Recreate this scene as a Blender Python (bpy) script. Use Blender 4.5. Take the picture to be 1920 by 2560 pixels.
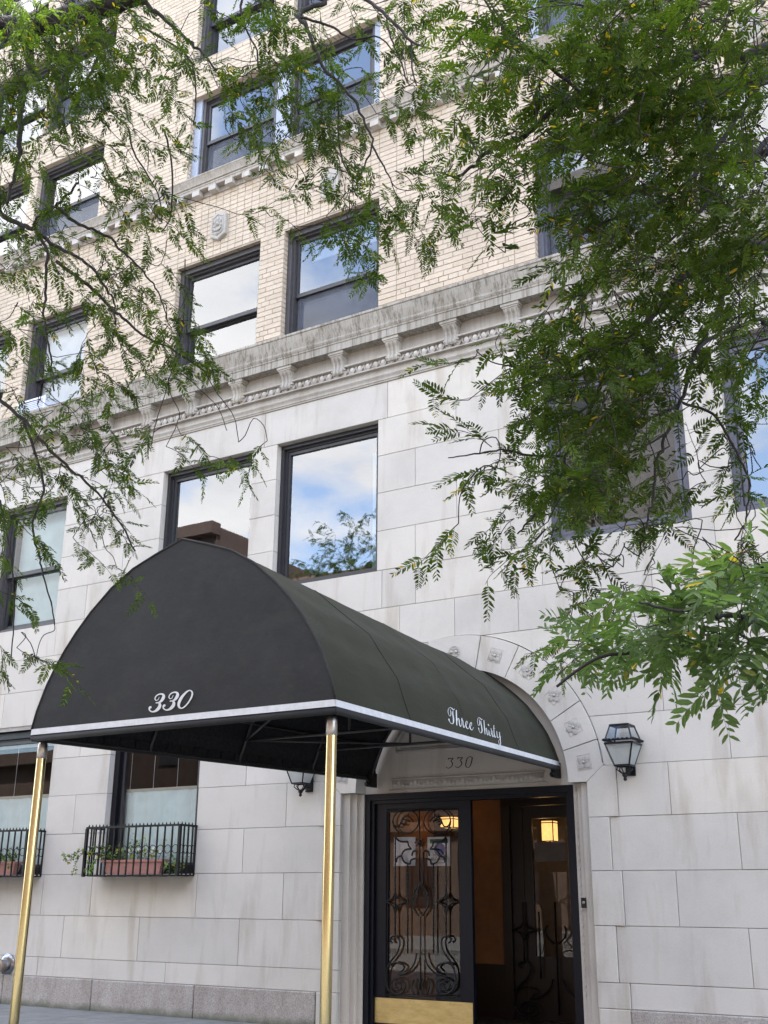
import bpy, bmesh, math, random
import numpy as np
from mathutils import Vector, Matrix
from mathutils.bvhtree import BVHTree
random.seed(7); rng = np.random.default_rng(7)
S = bpy.context.scene
for o in list(bpy.data.objects): bpy.data.objects.remove(o)
COL = S.collection
R = math.radians
# ------------------------------------------------------------------ camera
CAM = np.array([0.0, -12.0, 1.446]); FPX = 2788.98
_yaw, _pit, _rol = R(31.4694), R(19.1386), R(0.3954)
_fw = np.array([-math.sin(_yaw)*math.cos(_pit), math.cos(_yaw)*math.cos(_pit), math.sin(_pit)])
_rt = np.array([math.cos(_yaw), math.sin(_yaw), 0.0]); _up = np.cross(_rt, _fw)
RT = math.cos(_rol)*_rt + math.sin(_rol)*_up; UP = -math.sin(_rol)*_rt + math.cos(_rol)*_up; FW = _fw
cam = bpy.data.cameras.new('camera'); camo = bpy.data.objects.new('camera', cam); COL.objects.link(camo)
M = Matrix.Identity(4)
for i in range(3): M[i][0] = RT[i]; M[i][1] = UP[i]; M[i][2] = -FW[i]; M[i][3] = CAM[i]
camo.matrix_world = M
cam.sensor_fit = 'VERTICAL'; cam.sensor_height = 36; cam.sensor_width = 27; cam.lens = FPX/2560*36; cam.clip_start = .05; cam.clip_end = 3000
S.camera = camo
S.render.resolution_x = 768; S.render.resolution_y = 1024
S.render.engine = 'CYCLES'
try:
    S.cycles.use_denoising = True; S.cycles.max_bounces = 6; S.cycles.diffuse_bounces = 3; S.cycles.glossy_bounces = 3; S.cycles.transmission_bounces = 4; S.cycles.transparent_max_bounces = 10
except Exception: pass
S.view_settings.view_transform = 'Standard'; S.view_settings.look = 'None'; S.view_settings.gamma = 1
S.view_settings.exposure = 2.95
# ------------------------------------------------------------------ sky and sun
SUN_EL, SUN_AZ = R(57), R(35)      # azimuth measured from +Y clockwise
W = bpy.data.worlds.new('World'); S.world = W; W.use_nodes = True
nt = W.node_tree; nt.nodes.clear()
def N(t, k, **kw):
    n = t.nodes.new(k)
    for a, b in kw.items(): setattr(n, a, b)
    return n
sky = N(nt, 'ShaderNodeTexSky', sky_type='NISHITA', sun_disc=False, sun_elevation=SUN_EL, sun_rotation=SUN_AZ, air_density=1.0, dust_density=1.2, ozone_density=1.2)
tc = N(nt, 'ShaderNodeTexCoord'); sep = N(nt, 'ShaderNodeSeparateXYZ'); nt.links.new(tc.outputs['Generated'], sep.inputs[0])
zc = N(nt, 'ShaderNodeMath', operation='MAXIMUM'); nt.links.new(sep.outputs['Z'], zc.inputs[0]); zc.inputs[1].default_value = 0.0
za = N(nt, 'ShaderNodeMath', operation='ADD'); nt.links.new(zc.outputs[0], za.inputs[0]); za.inputs[1].default_value = .22
dv = N(nt, 'ShaderNodeVectorMath', operation='DIVIDE'); nt.links.new(tc.outputs['Generated'], dv.inputs[0])
cb = N(nt, 'ShaderNodeCombineXYZ')
for i in range(3): nt.links.new(za.outputs[0], cb.inputs[i])
nt.links.new(cb.outputs[0], dv.inputs[1])
mp = N(nt, 'ShaderNodeMapping'); mp.inputs['Location'].default_value = (0.0, 3.04, 1.91); nt.links.new(dv.outputs[0], mp.inputs[0])
nz = N(nt, 'ShaderNodeTexNoise'); nz.inputs['Scale'].default_value = 1.0; nz.inputs['Detail'].default_value = 9; nz.inputs['Roughness'].default_value = .56
nt.links.new(mp.outputs[0], nz.inputs['Vector'])
rp = N(nt, 'ShaderNodeValToRGB'); rp.color_ramp.elements[0].position = .495; rp.color_ramp.elements[1].position = .56; nt.links.new(nz.outputs['Fac'], rp.inputs[0])
nz2 = N(nt, 'ShaderNodeTexNoise'); nz2.inputs['Scale'].default_value = 3.1; nz2.inputs['Detail'].default_value = 5; nt.links.new(mp.outputs[0], nz2.inputs['Vector'])
rp2 = N(nt, 'ShaderNodeValToRGB'); rp2.color_ramp.elements[0].color = (3.3, 3.3, 3.4, 1); rp2.color_ramp.elements[1].color = (4.5, 4.4, 4.3, 1); rp2.color_ramp.elements[0].position = .3; rp2.color_ramp.elements[1].position = .62
nt.links.new(nz2.outputs['Fac'], rp2.inputs[0])
mx = N(nt, 'ShaderNodeMixRGB'); nt.links.new(rp.outputs[0], mx.inputs[0]); hs = N(nt, 'ShaderNodeHueSaturation'); hs.inputs['Saturation'].default_value = .88; nt.links.new(sky.outputs[0], hs.inputs['Color']); nt.links.new(hs.outputs[0], mx.inputs[1]); nt.links.new(rp2.outputs[0], mx.inputs[2])
bg = N(nt, 'ShaderNodeBackground'); bg.inputs[1].default_value = .15; nt.links.new(mx.outputs[0], bg.inputs[0])
wo = N(nt, 'ShaderNodeOutputWorld'); nt.links.new(bg.outputs[0], wo.inputs[0])
sl = bpy.data.lights.new('sun', 'SUN'); sl.energy = 4.0; sl.angle = R(.5); sl.color = (1, .95, .88)
so = bpy.data.objects.new('sun', sl); COL.objects.link(so)
sd = Vector((math.sin(SUN_AZ)*math.cos(SUN_EL), math.cos(SUN_AZ)*math.cos(SUN_EL), math.sin(SUN_EL)))
so.rotation_euler = sd.to_track_quat('Z', 'Y').to_euler(); so.location = (0, -10, 40)

# ------------------------------------------------------------------ pixel helpers (full photograph pixels -> points in the place)
def ray(x, y): return FW + RT*((x-960)/FPX) - UP*((y-1280)/FPX)
def atY(x, y, Y): d = ray(x, y); return CAM + d*((Y-CAM[1])/d[1])
def atD(x, y, d): return CAM + ray(x, y)*d
DS = 1920/1659.0
def proj(p):
    q = np.asarray(p, float)-CAM; z = q@FW
    return 960+FPX*(q@RT)/z, 1280-FPX*(q@UP)/z, z

# ------------------------------------------------------------------ object helpers
WL = {}
def wl(p): return WL.get(p.name, Vector((0, 0, 0))) if p else Vector((0, 0, 0))
def empty(name, loc, label=None, cat=None, group=None, parent=None):
    o = bpy.data.objects.new(name, None); COL.objects.link(o); o.empty_display_size = .2
    o.location = Vector(loc)-wl(parent); o.parent = parent; WL[o.name] = Vector(loc)
    tag(o, label, cat, group); return o
def tag(o, label=None, cat=None, group=None, kind=None):
    if label: o['label'] = label
    if cat: o['category'] = cat
    if group: o['group'] = group
    if kind: o['kind'] = kind
    return o
def link(name, me, parent=None, loc=(0, 0, 0)):
    o = bpy.data.objects.new(name, me); COL.objects.link(o)
    o.parent = parent; o.location = Vector(loc)-wl(parent); WL[o.name] = Vector(loc)
    return o
class MB:
    def __init__(s): s.v = []; s.f = []; s.t = None
    def add(s, vs, fs):
        n = len(s.v); s.v += [tuple(map(float, p)) for p in vs]; s.f += [tuple(i+n for i in f) for f in fs]; return s
    def box(s, x0, x1, y0, y1, z0, z1):
        return s.add([(x0,y0,z0),(x1,y0,z0),(x1,y1,z0),(x0,y1,z0),(x0,y0,z1),(x1,y0,z1),(x1,y1,z1),(x0,y1,z1)],
                     [(0,3,2,1),(4,5,6,7),(0,1,5,4),(1,2,6,5),(2,3,7,6),(3,0,4,7)])
    def bar(s, a, b, w, h=None, up=(0,0,1)):
        a = Vector(a); b = Vector(b); h = h or w; d = (b-a).normalized(); u = Vector(up)
        if abs(d.dot(u)) > .95: u = Vector((0,1,0))
        r = d.cross(u).normalized(); u = r.cross(d).normalized()
        P = [a+r*sx*w/2+u*sy*h/2 for sx, sy in ((-1,-1),(1,-1),(1,1),(-1,1))]+[b+r*sx*w/2+u*sy*h/2 for sx, sy in ((-1,-1),(1,-1),(1,1),(-1,1))]
        return s.add(P, [(0,3,2,1),(4,5,6,7),(0,1,5,4),(1,2,6,5),(2,3,7,6),(3,0,4,7)])
    def tube(s, pts, r, n=8, cap=True, closed=False):
        P = [Vector(p) for p in pts]; m = len(P); rr = r if hasattr(r, '__len__') else [r]*m
        vs = []; nrm = None
        for i in range(m):
            t = (P[(i+1) % m]-P[i-1]) if closed else (P[min(i+1, m-1)]-P[max(i-1, 0)])
            if t.length < 1e-9: t = Vector((0,0,1))
            t.normalize()
            if nrm is None:
                nrm = t.orthogonal().normalized()
            nrm = (nrm-t*nrm.dot(t))
            if nrm.length < 1e-6: nrm = t.orthogonal()
            nrm.normalize(); bn = t.cross(nrm)
            for k in range(n):
                a = 2*math.pi*k/n; vs.append(P[i]+(nrm*math.cos(a)+bn*math.sin(a))*rr[i])
        fs = []
        for i in range(m if closed else m-1):
            j = (i+1) % m
            for k in range(n): fs.append((i*n+k, i*n+(k+1) % n, j*n+(k+1) % n, j*n+k))
        if cap and not closed: fs += [tuple(range(n))[::-1], tuple((m-1)*n+k for k in range(n))]
        return s.add(vs, fs)
    def lathe(s, prof, c, n=12, axis='z'):
        vs = []
        for r, h in prof:
            for k in range(n):
                a = 2*math.pi*k/n; x, y = r*math.cos(a), r*math.sin(a)
                vs.append((c[0]+x, c[1]+y, c[2]+h) if axis == 'z' else (c[0]+x, c[1]-h, c[2]+y))
        m = len(prof); fs = [(i*n+k, i*n+(k+1) % n, (i+1)*n+(k+1) % n, (i+1)*n+k) for i in range(m-1) for k in range(n)]
        fs += [tuple(range(n))[::-1], tuple((m-1)*n+k for k in range(n))]
        return s.add(vs, fs)
    def prism(s, poly, y0, y1, ch=0.0):      # poly in (x,z), counter-clockwise seen from the street; front at y0
        n = len(poly); c = np.mean(np.array(poly), 0)
        if ch:
            fr = []
            for x, z in poly:
                dx, dz = x-c[0], z-c[1]; fr.append((x-math.copysign(min(ch, abs(dx)), dx) if abs(dx) > 1e-6 else x, z-math.copysign(min(ch, abs(dz)), dz) if abs(dz) > 1e-6 else z))
            vs = [(x, y0, z) for x, z in fr]+[(x, y0+ch*.8, z) for x, z in poly]+[(x, y1, z) for x, z in poly]
            fs = [tuple(range(n))]+[(i, n+i, n+(i+1) % n, (i+1) % n) for i in range(n)]+[(n+i, 2*n+i, 2*n+(i+1) % n, n+(i+1) % n) for i in range(n)]
        else:
            vs = [(x, y0, z) for x, z in poly]+[(x, y1, z) for x, z in poly]
            fs = [tuple(range(n))]+[(i, n+i, n+(i+1) % n, (i+1) % n) for i in range(n)]
        return s.add(vs, fs)
    def profile(s, prof, x0, x1):            # (y,z) profile swept along x
        n = len(prof); vs = [(x0, y, z) for y, z in prof]+[(x1, y, z) for y, z in prof]
        fs = [(i, i+1, n+i+1, n+i) for i in range(n-1)]+[tuple(range(n))[::-1], tuple(range(n, 2*n))]
        return s.add(vs, fs)
    def ball(s, c, r, sx=1, sy=1, sz=1, nu=8, nv=5):
        vs = []
        for j in range(nv+1):
            t = math.pi*j/nv
            for k in range(nu):
                a = 2*math.pi*k/nu; vs.append((c[0]+r*sx*math.sin(t)*math.cos(a), c[1]+r*sy*math.sin(t)*math.sin(a), c[2]+r*sz*math.cos(t)))
        return s.add(vs, [(j*nu+k, (j+1)*nu+k, (j+1)*nu+(k+1) % nu, j*nu+(k+1) % nu) for j in range(nv) for k in range(nu)])
    def mesh(s, name, mat, smooth=False):
        me = bpy.data.meshes.new(name); me.from_pydata(s.v, [], s.f)
        if name not in ('pane', 'roof_pane', 'frosted_pane'):
          bm = bmesh.new(); bm.from_mesh(me); bmesh.ops.recalc_face_normals(bm, faces=bm.faces); bm.to_mesh(me); bm.free()
        if mat: me.materials.append(mat)
        if smooth: me.polygons.foreach_set('use_smooth', [True]*len(me.polygons))
        if s.t is not None:
            a = me.attributes.new('tint', 'FLOAT', 'POINT'); a.data.foreach_set('value', s.t)
        return me
    def build(s, name, mat, parent=None, smooth=False, kind=None):
        o = link(name, s.mesh(name, mat, smooth), parent)
        if smooth == 2:
            try: o.data.set_sharp_from_angle(angle=R(40))
            except Exception: pass
        if kind: o['kind'] = kind
        return o

# ------------------------------------------------------------------ materials
def mat(name, base=(.5,.5,.5), rough=.8, metal=0, build=None, spec=.5):
    m = bpy.data.materials.new(name); m.use_nodes = True; t = m.node_tree
    b = t.nodes['Principled BSDF']; b.inputs['Base Color'].default_value = (*base, 1); b.inputs['Roughness'].default_value = rough; b.inputs['Metallic'].default_value = metal
    b.inputs['Specular IOR Level'].default_value = spec
    if build: build(t, b)
    return m
def co(t): return N(t, 'ShaderNodeNewGeometry').outputs['Position']
def noise(t, scale, detail=4, rough=.6, vec=None, stretch=None):
    n = N(t, 'ShaderNodeTexNoise'); n.inputs['Scale'].default_value = scale; n.inputs['Detail'].default_value = detail; n.inputs['Roughness'].default_value = rough
    v = vec or co(t)
    if stretch:
        m = N(t, 'ShaderNodeMapping'); m.inputs['Scale'].default_value = stretch; t.links.new(v, m.inputs[0]); v = m.outputs[0]
    t.links.new(v, n.inputs['Vector']); return n.outputs['Fac']
def ramp(t, f, stops):
    r = N(t, 'ShaderNodeValToRGB'); e = r.color_ramp.elements
    while len(e) < len(stops): e.new(.5)
    for q, (p, c) in zip(e, stops): q.position = p; q.color = (*c, 1) if hasattr(c, '__len__') else (c, c, c, 1)
    t.links.new(f, r.inputs[0]); return r.outputs[0]
def mix(t, a, b, f, mode='MIX'):
    m = N(t, 'ShaderNodeMixRGB', blend_type=mode)
    for i, v in ((1, a), (2, b)):
        if hasattr(v, 'default_value') or hasattr(v, 'links'): t.links.new(v, m.inputs[i])
        else: m.inputs[i].default_value = (*v, 1)
    if hasattr(f, 'links'): t.links.new(f, m.inputs[0])
    else: m.inputs[0].default_value = f
    return m.outputs[0]
def math_(t, op, a, b=None):
    m = N(t, 'ShaderNodeMath', operation=op)
    for i, v in ((0, a), (1, b)):
        if v is None: continue
        if hasattr(v, 'links'): t.links.new(v, m.inputs[i])
        else: m.inputs[i].default_value = v
    return m.outputs[0]
def rand(t):     # random number per piece: object random plus the stored 'tint'
    a = N(t, 'ShaderNodeAttribute', attribute_name='tint'); o = N(t, 'ShaderNodeObjectInfo')
    return math_(t, 'FRACT', math_(t, 'ADD', a.outputs['Fac'], o.outputs['Random']))
def bump(t, b, f, s, d=.01):
    n = N(t, 'ShaderNodeBump'); n.inputs['Strength'].default_value = s; n.inputs['Distance'].default_value = d
    t.links.new(f, n.inputs['Height']); t.links.new(n.outputs[0], b.inputs['Normal'])
def limestone(streak=0.0, base=(.522,.486,.436), gran=1.0):
    def f(t, b):
        c = ramp(t, rand(t), [(0, tuple(k*.915 for k in base)), (.4, tuple(k*.97 for k in base)), (.7, base), (1, (base[0]*1.06, base[1]*1.05, base[2]*1.02))])
        c = mix(t, c, ramp(t, noise(t, .9, 5, .65), [(.3, .86), (.55, 1.0), (.8, 1.03)]), 1, 'MULTIPLY')
        c = mix(t, c, ramp(t, noise(t, 1.6, 4, .6, stretch=(2.2, 2.2, .35)), [(.30, (.76,.72,.67)), (.47, 1.0)]), .8, 'MULTIPLY')
        c = mix(t, c, ramp(t, noise(t, 60, 3, .7), [(.25, .93), (.6, 1.02)]), 1, 'MULTIPLY')
        c = mix(t, c, ramp(t, noise(t, 9, 2, .5), [(.16, (.62,.60,.57)), (.24, 1.0)]), .7, 'MULTIPLY')
        if streak:
            s = noise(t, 1.0, 5, .75, stretch=(22, 22, .7))
            c = mix(t, c, ramp(t, s, [(.36, (.42,.39,.34)), (.54, 1.0)]), streak, 'MULTIPLY')
        t.links.new(c, b.inputs['Base Color']); bump(t, b, noise(t, 45, 5, .7), .25*gran, .004)
    return f
MAT = {}
MAT['lime'] = mat('limestone', rough=.85, build=limestone())
MAT['limec'] = mat('limestone carved', rough=.85, build=limestone(0, (.49,.452,.408)))
MAT['limef'] = mat('weathered limestone frieze', rough=.9, build=limestone(.25, (.43,.398,.352)))
MAT['lime_shaded'] = mat('shade-toned limestone carving', rough=.9, build=limestone(0, (.40,.375,.345)))  # recess shade of the carvings put into a darker stone colour
MAT['limew'] = mat('limestone rain streaked', rough=.9, build=limestone(.95, (.36,.332,.285)))
MAT['mortar'] = mat('mortar', rough=.95, build=lambda t, b: t.links.new(ramp(t, noise(t, 7, 4), [(.3, (.25,.235,.215)), (.7, (.37,.35,.32))]), b.inputs['Base Color']))
MAT['bmortar'] = mat('brick mortar', rough=.95, build=lambda t, b: t.links.new(ramp(t, noise(t, 7, 4), [(.3, (.33,.27,.22)), (.7, (.44,.37,.305))]), b.inputs['Base Color']))
def f_brick(t, b):
    c = ramp(t, rand(t), [(0, (.49,.40,.30)), (.25, (.525,.432,.33)), (.6, (.54,.446,.342)), (.85, (.555,.46,.355)), (1, (.505,.41,.31))])
    c = mix(t, c, ramp(t, noise(t, 1.1, 4, .6), [(.3, .86), (.6, 1.02)]), 1, 'MULTIPLY')
    c = mix(t, c, ramp(t, noise(t, 38, 4, .7), [(.3, .88), (.65, 1.03)]), 1, 'MULTIPLY')
    t.links.new(c, b.inputs['Base Color']); bump(t, b, noise(t, 60, 5, .7), .35, .004)
MAT['brick'] = mat('cream brick', rough=.8, build=f_brick)
def f_granite(t, b):
    v = N(t, 'ShaderNodeTexVoronoi'); v.inputs['Scale'].default_value = 95; t.links.new(co(t), v.inputs['Vector'])
    c = ramp(t, v.outputs['Color'], [(.1, (.24,.215,.19)), (.45, (.33,.30,.27)), (.8, (.40,.362,.33)), (1, (.47,.44,.41))])
    c = mix(t, c, ramp(t, noise(t, 2.2, 5, .7, stretch=(1.5,1.5,.7)), [(.3, (.72,.68,.66)), (.6, 1.0)]), 1, 'MULTIPLY')
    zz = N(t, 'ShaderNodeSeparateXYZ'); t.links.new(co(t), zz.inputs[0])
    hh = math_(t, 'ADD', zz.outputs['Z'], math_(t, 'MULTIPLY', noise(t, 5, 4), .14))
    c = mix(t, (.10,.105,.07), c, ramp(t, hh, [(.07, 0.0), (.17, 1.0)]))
    t.links.new(c, b.inputs['Base Color']); bump(t, b, noise(t, 80, 4), .3, .004)
MAT['granite'] = mat('granite', rough=.75, build=f_granite)
def f_walk(t, b):
    c = ramp(t, noise(t, 3, 6, .7), [(.3, (.12,.118,.112)), (.7, (.20,.196,.186))])
    c = mix(t, c, ramp(t, noise(t, 90, 3), [(.3, .8), (.7, 1.1)]), 1, 'MULTIPLY')
    c = mix(t, c, ramp(t, noise(t, 13, 2, .5), [(.24, .45), (.29, 1)]), .7, 'MULTIPLY')
    t.links.new(c, b.inputs['Base Color']); bump(t, b, noise(t, 120, 4), .3, .004)
MAT['walk'] = mat('concrete', rough=.9, build=f_walk)
def f_road(t, b):
    c = ramp(t, noise(t, 1.2, 6, .7), [(.3, (.10,.098,.094)), (.7, (.16,.156,.148))]); t.links.new(c, b.inputs['Base Color'])
    bump(t, b, noise(t, 140, 4), .5, .01)
MAT['road'] = mat('asphalt', rough=.85, build=f_road)
MAT['white'] = mat('white paint', (.75,.75,.73), .6, build=lambda t, b: t.links.new(ramp(t, noise(t, 9, 6, .7), [(.3, (.55,.55,.53)), (.6, (.78,.78,.76))]), b.inputs['Base Color']))
def painted(c, r=.45, k=.25, sc=18):
    def f(t, b):
        t.links.new(ramp(t, noise(t, sc, 5, .7), [(.3, tuple(v*(1-k) for v in c)), (.7, tuple(v*(1+k) for v in c))]), b.inputs['Base Color'])
        t.links.new(ramp(t, noise(t, sc*1.7, 4), [(.3, r*.8), (.7, min(1, r*1.25))]), b.inputs['Roughness'])
    return f
MAT['bronze'] = mat('dark bronze paint', rough=.5, build=painted((.055,.050,.052), .48))
MAT['sash'] = mat('dark sash paint', rough=.4, build=painted((.026,.025,.028), .38))
MAT['slate'] = mat('slate grey paint', rough=.5, build=painted((.085,.085,.105), .5))
MAT['trim'] = mat('pale grey trim', rough=.5, build=painted((.30,.33,.40), .5, .12))
MAT['navy'] = mat('navy door paint', rough=.35, build=painted((.0032,.0042,.0085), .38), spec=.25)
MAT['iron'] = mat('wrought iron', rough=.4, build=painted((.0025,.0025,.003), .5), spec=.3)
MAT['black'] = mat('black lacquer', rough=.35, build=painted((.005,.0055,.008), .35), spec=.35)
def f_brass(t, b):
    t.links.new(ramp(t, noise(t, 2.2, 3, .5, stretch=(1, 1, .5)), [(.3, (.42,.345,.17)), (.7, (.58,.50,.28))]), b.inputs['Base Color'])
    t.links.new(ramp(t, noise(t, 5, 3, .5, stretch=(1, 1, .4)), [(.3, .10), (.7, .2)]), b.inputs['Roughness'])
    bump(t, b, noise(t, 1.2, 2, .5), .06, .02)
MAT['brass'] = mat('polished brass', rough=.18, metal=1, build=f_brass)
MAT['brass2'] = mat('brushed brass', (.72,.55,.22), .42, 1, build=lambda t, b: t.links.new(ramp(t, noise(t, 9, 6, .7, stretch=(.6,1,2)), [(.3, (.56,.42,.17)), (.7, (.80,.64,.30))]), b.inputs['Base Color']))
MAT['steel'] = mat('tarnished steel', (.35,.33,.30), .35, 1, build=lambda t, b: t.links.new(ramp(t, noise(t, 12, 5, .7), [(.3, (.22,.18,.14)), (.7, (.5,.48,.46))]), b.inputs['Base Color']))
MAT['chrome'] = mat('chrome', (.62,.64,.68), .18, 1, build=lambda t, b: t.links.new(ramp(t, noise(t, 12, 5, .7), [(.3, (.18,.185,.2)), (.7, (.36,.37,.4))]), b.inputs['Base Color']))
def f_canvas(c):
    def f(t, b):
        k = ramp(t, noise(t, 1.3, 5, .65), [(.3, tuple(v*.78 for v in c)), (.7, tuple(v*1.15 for v in c))])
        w = noise(t, 55, 2, .5, stretch=(6, 6, .5)); w2 = noise(t, 55, 2, .5, stretch=(.5, .5, 6))
        k = mix(t, k, ramp(t, math_(t, 'ADD', math_(t, 'MULTIPLY', w, .5), math_(t, 'MULTIPLY', w2, .5)), [(.35, .86), (.65, 1.12)]), 1, 'MULTIPLY')
        dst = noise(t, 2.4, 6, .7, stretch=(1, .5, 1.6))
        k = mix(t, k, (.055,.055,.045), ramp(t, dst, [(.5, 0.0), (.78, .30)]))
        t.links.new(k, b.inputs['Base Color'])
        wr = noise(t, 1.6, 4, .55, stretch=(1.2, .45, 1.6)); hsum = math_(t, 'ADD', math_(t, 'MULTIPLY', w, .06), wr)
        bump(t, b, hsum, .55, .03)
        b.inputs['Sheen Weight'].default_value = .04; b.inputs['Sheen Roughness'].default_value = .5
    return f
MAT['canvas'] = mat('charcoal canvas', rough=.75, build=f_canvas((.0245,.0242,.0238)), spec=.2)
MAT['canvas2'] = mat('weathered canvas', rough=.8, build=f_canvas((.0205,.0210,.0102)), spec=.15)
MAT['lining'] = mat('black lining', rough=.9, build=painted((.008,.008,.009), .9))
MAT['letter'] = mat('white lettering', (.6,.6,.62), .6, build=painted((.53,.53,.53), .6, .12))
MAT['carve'] = mat('inked carving', rough=.9, build=painted((.018,.017,.016), .9))
MAT['wood'] = mat('dark wood', rough=.4, build=lambda t, b: t.links.new(ramp(t, noise(t, 6, 5, .6, stretch=(8,8,.6)), [(.3, (.006,.0035,.0025)), (.7, (.018,.009,.005))]), b.inputs['Base Color']))
MAT['amber'] = mat('amber plaster', rough=.7, build=painted((.15,.062,.018), .7, .3, 2.5))
MAT['floor'] = mat('dark floor tile', rough=.35, build=painted((.03,.026,.022), .35))
MAT['room'] = mat('room wall', rough=.9, build=painted((.22,.20,.18), .9, .1, 2))
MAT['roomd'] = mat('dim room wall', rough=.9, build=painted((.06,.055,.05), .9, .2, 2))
MAT['terra'] = mat('terracotta plastic', rough=.6, build=painted((.42,.20,.17), .6, .12, 8))
MAT['soil'] = mat('soil', rough=1, build=painted((.03,.02,.014), 1))
MAT['paper'] = mat('paper', rough=.8, build=painted((.78,.80,.86), .8, .03, 6))
MAT['ink'] = mat('grey print', rough=.8, build=painted((.06,.06,.07), .8))
MAT['green'] = mat('green print', rough=.8, build=painted((.03,.16,.10), .8))
MAT['blue'] = mat('blue print', rough=.8, build=painted((.03,.09,.36), .8))
MAT['acwhite'] = mat('white enamel', rough=.5, build=painted((.62,.65,.74), .5, .06))
def f_cloth(c, tr=.35):
    def f(t, b):
        t.links.new(ramp(t, noise(t, 4, 5, .6), [(.3, tuple(v*.9 for v in c)), (.7, tuple(min(1, v*1.05) for v in c))]), b.inputs['Base Color'])
        b.inputs['Transmission Weight'].default_value = 0; bump(t, b, noise(t, 160, 2), .2, .002)
    return f
MAT['curtain'] = mat('pale blue cotton', rough=.9, build=f_cloth((.74,.85,.86)))
MAT['shade'] = mat('white roller shade', rough=.9, build=f_cloth((.72,.74,.76)))
MAT['teal'] = mat('pale green shade', rough=.9, build=f_cloth((.52,.64,.65)))
MAT['hem'] = mat('cream hem', rough=.9, build=f_cloth((.50,.48,.42)))
MAT['bark'] = mat('bark', rough=.9, build=lambda t, b: (t.links.new(ramp(t, noise(t, 22, 6, .7, stretch=(1,1,.4)), [(.3, (.006,.005,.004)), (.7, (.028,.022,.018))]), b.inputs['Base Color']), bump(t, b, noise(t, 40, 5, .7), .6, .01)))
MAT['twig'] = mat('young twig', rough=.8, build=painted((.016,.010,.008), .8))
def glassmat(name, tint=(.8,.85,.86), k=2.2, add=.09, wob=.012):
    m = bpy.data.materials.new(name); m.use_nodes = True; t = m.node_tree; t.nodes.clear()
    fr = N(t, 'ShaderNodeFresnel'); fr.inputs[0].default_value = 1.5
    fac = math_(t, 'MINIMUM', math_(t, 'ADD', math_(t, 'MULTIPLY', fr.outputs[0], k), add), .95)
    tr = N(t, 'ShaderNodeBsdfTransparent'); tr.inputs[0].default_value = (*tint, 1)
    gl = N(t, 'ShaderNodeBsdfGlossy'); gl.inputs['Roughness'].default_value = .01; gl.inputs['Color'].default_value = (.95,.97,1,1)
    bp = N(t, 'ShaderNodeBump'); bp.inputs['Strength'].default_value = wob; bp.inputs['Distance'].default_value = .02
    t.links.new(noise(t, 1.3, 2, .5), bp.inputs['Height']); t.links.new(bp.outputs[0], gl.inputs['Normal'])
    mx = N(t, 'ShaderNodeMixShader'); t.links.new(fac, mx.inputs[0]); t.links.new(tr.outputs[0], mx.inputs[1]); t.links.new(gl.outputs[0], mx.inputs[2])
    o = N(t, 'ShaderNodeOutputMaterial'); t.links.new(mx.outputs[0], o.inputs[0]); return m
MAT['glass'] = glassmat('window glass', (.62,.66,.68), 1.1, .135)
MAT['glass2'] = glassmat('clear glass', (.94,.96,.96), .9, .0)
MAT['lglass'] = glassmat('lantern glass', (.86,.88,.9), 1.0, .0)
def frosted(name, c):
    m = bpy.data.materials.new(name); m.use_nodes = True; t = m.node_tree; t.nodes.clear()
    a = N(t, 'ShaderNodeBsdfTranslucent'); d = N(t, 'ShaderNodeBsdfDiffuse'); tr = N(t, 'ShaderNodeBsdfTransparent')
    cc = ramp(t, noise(t, 14, 3), [(.3, tuple(v*.9 for v in c)), (.7, c)])
    for q in (a, d): t.links.new(cc, q.inputs[0])
    m1 = N(t, 'ShaderNodeMixShader'); t.links.new(a.outputs[0], m1.inputs[1]); t.links.new(d.outputs[0], m1.inputs[2]); m1.inputs[0].default_value = .5
    m2 = N(t, 'ShaderNodeMixShader'); t.links.new(m1.outputs[0], m2.inputs[1]); t.links.new(tr.outputs[0], m2.inputs[2]); m2.inputs[0].default_value = .3
    o = N(t, 'ShaderNodeOutputMaterial'); t.links.new(m2.outputs[0], o.inputs[0]); return m
def screenmat():
    m = bpy.data.materials.new('insect screen'); m.use_nodes = True; t = m.node_tree; t.nodes.clear()
    d = N(t, 'ShaderNodeBsdfDiffuse'); t.links.new(ramp(t, noise(t, 6, 3), [(.3, (.10,.11,.13)), (.7, (.15,.16,.19))]), d.inputs[0]); tr = N(t, 'ShaderNodeBsdfTransparent')
    mx = N(t, 'ShaderNodeMixShader'); mx.inputs[0].default_value = .38; t.links.new(d.outputs[0], mx.inputs[1]); t.links.new(tr.outputs[0], mx.inputs[2])
    o = N(t, 'ShaderNodeOutputMaterial'); t.links.new(mx.outputs[0], o.inputs[0]); return m
MAT['screen'] = screenmat()
MAT['frost'] = frosted('frosted pane', (.62,.64,.62))
def emis(name, c, s):
    m = bpy.data.materials.new(name); m.use_nodes = True; t = m.node_tree; t.nodes.clear()
    e = N(t, 'ShaderNodeEmission'); t.links.new(ramp(t, noise(t, 18, 3), [(.3, tuple(v*.8 for v in c)), (.7, c)]), e.inputs[0]); e.inputs[1].default_value = s
    o = N(t, 'ShaderNodeOutputMaterial'); t.links.new(e.outputs[0], o.inputs[0]); return m
MAT['lit'] = emis('lit lamp glass', (1, .55, .17), .26)
MAT['bulb'] = emis('lit bulb', (1, .62, .25), 4)
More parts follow.
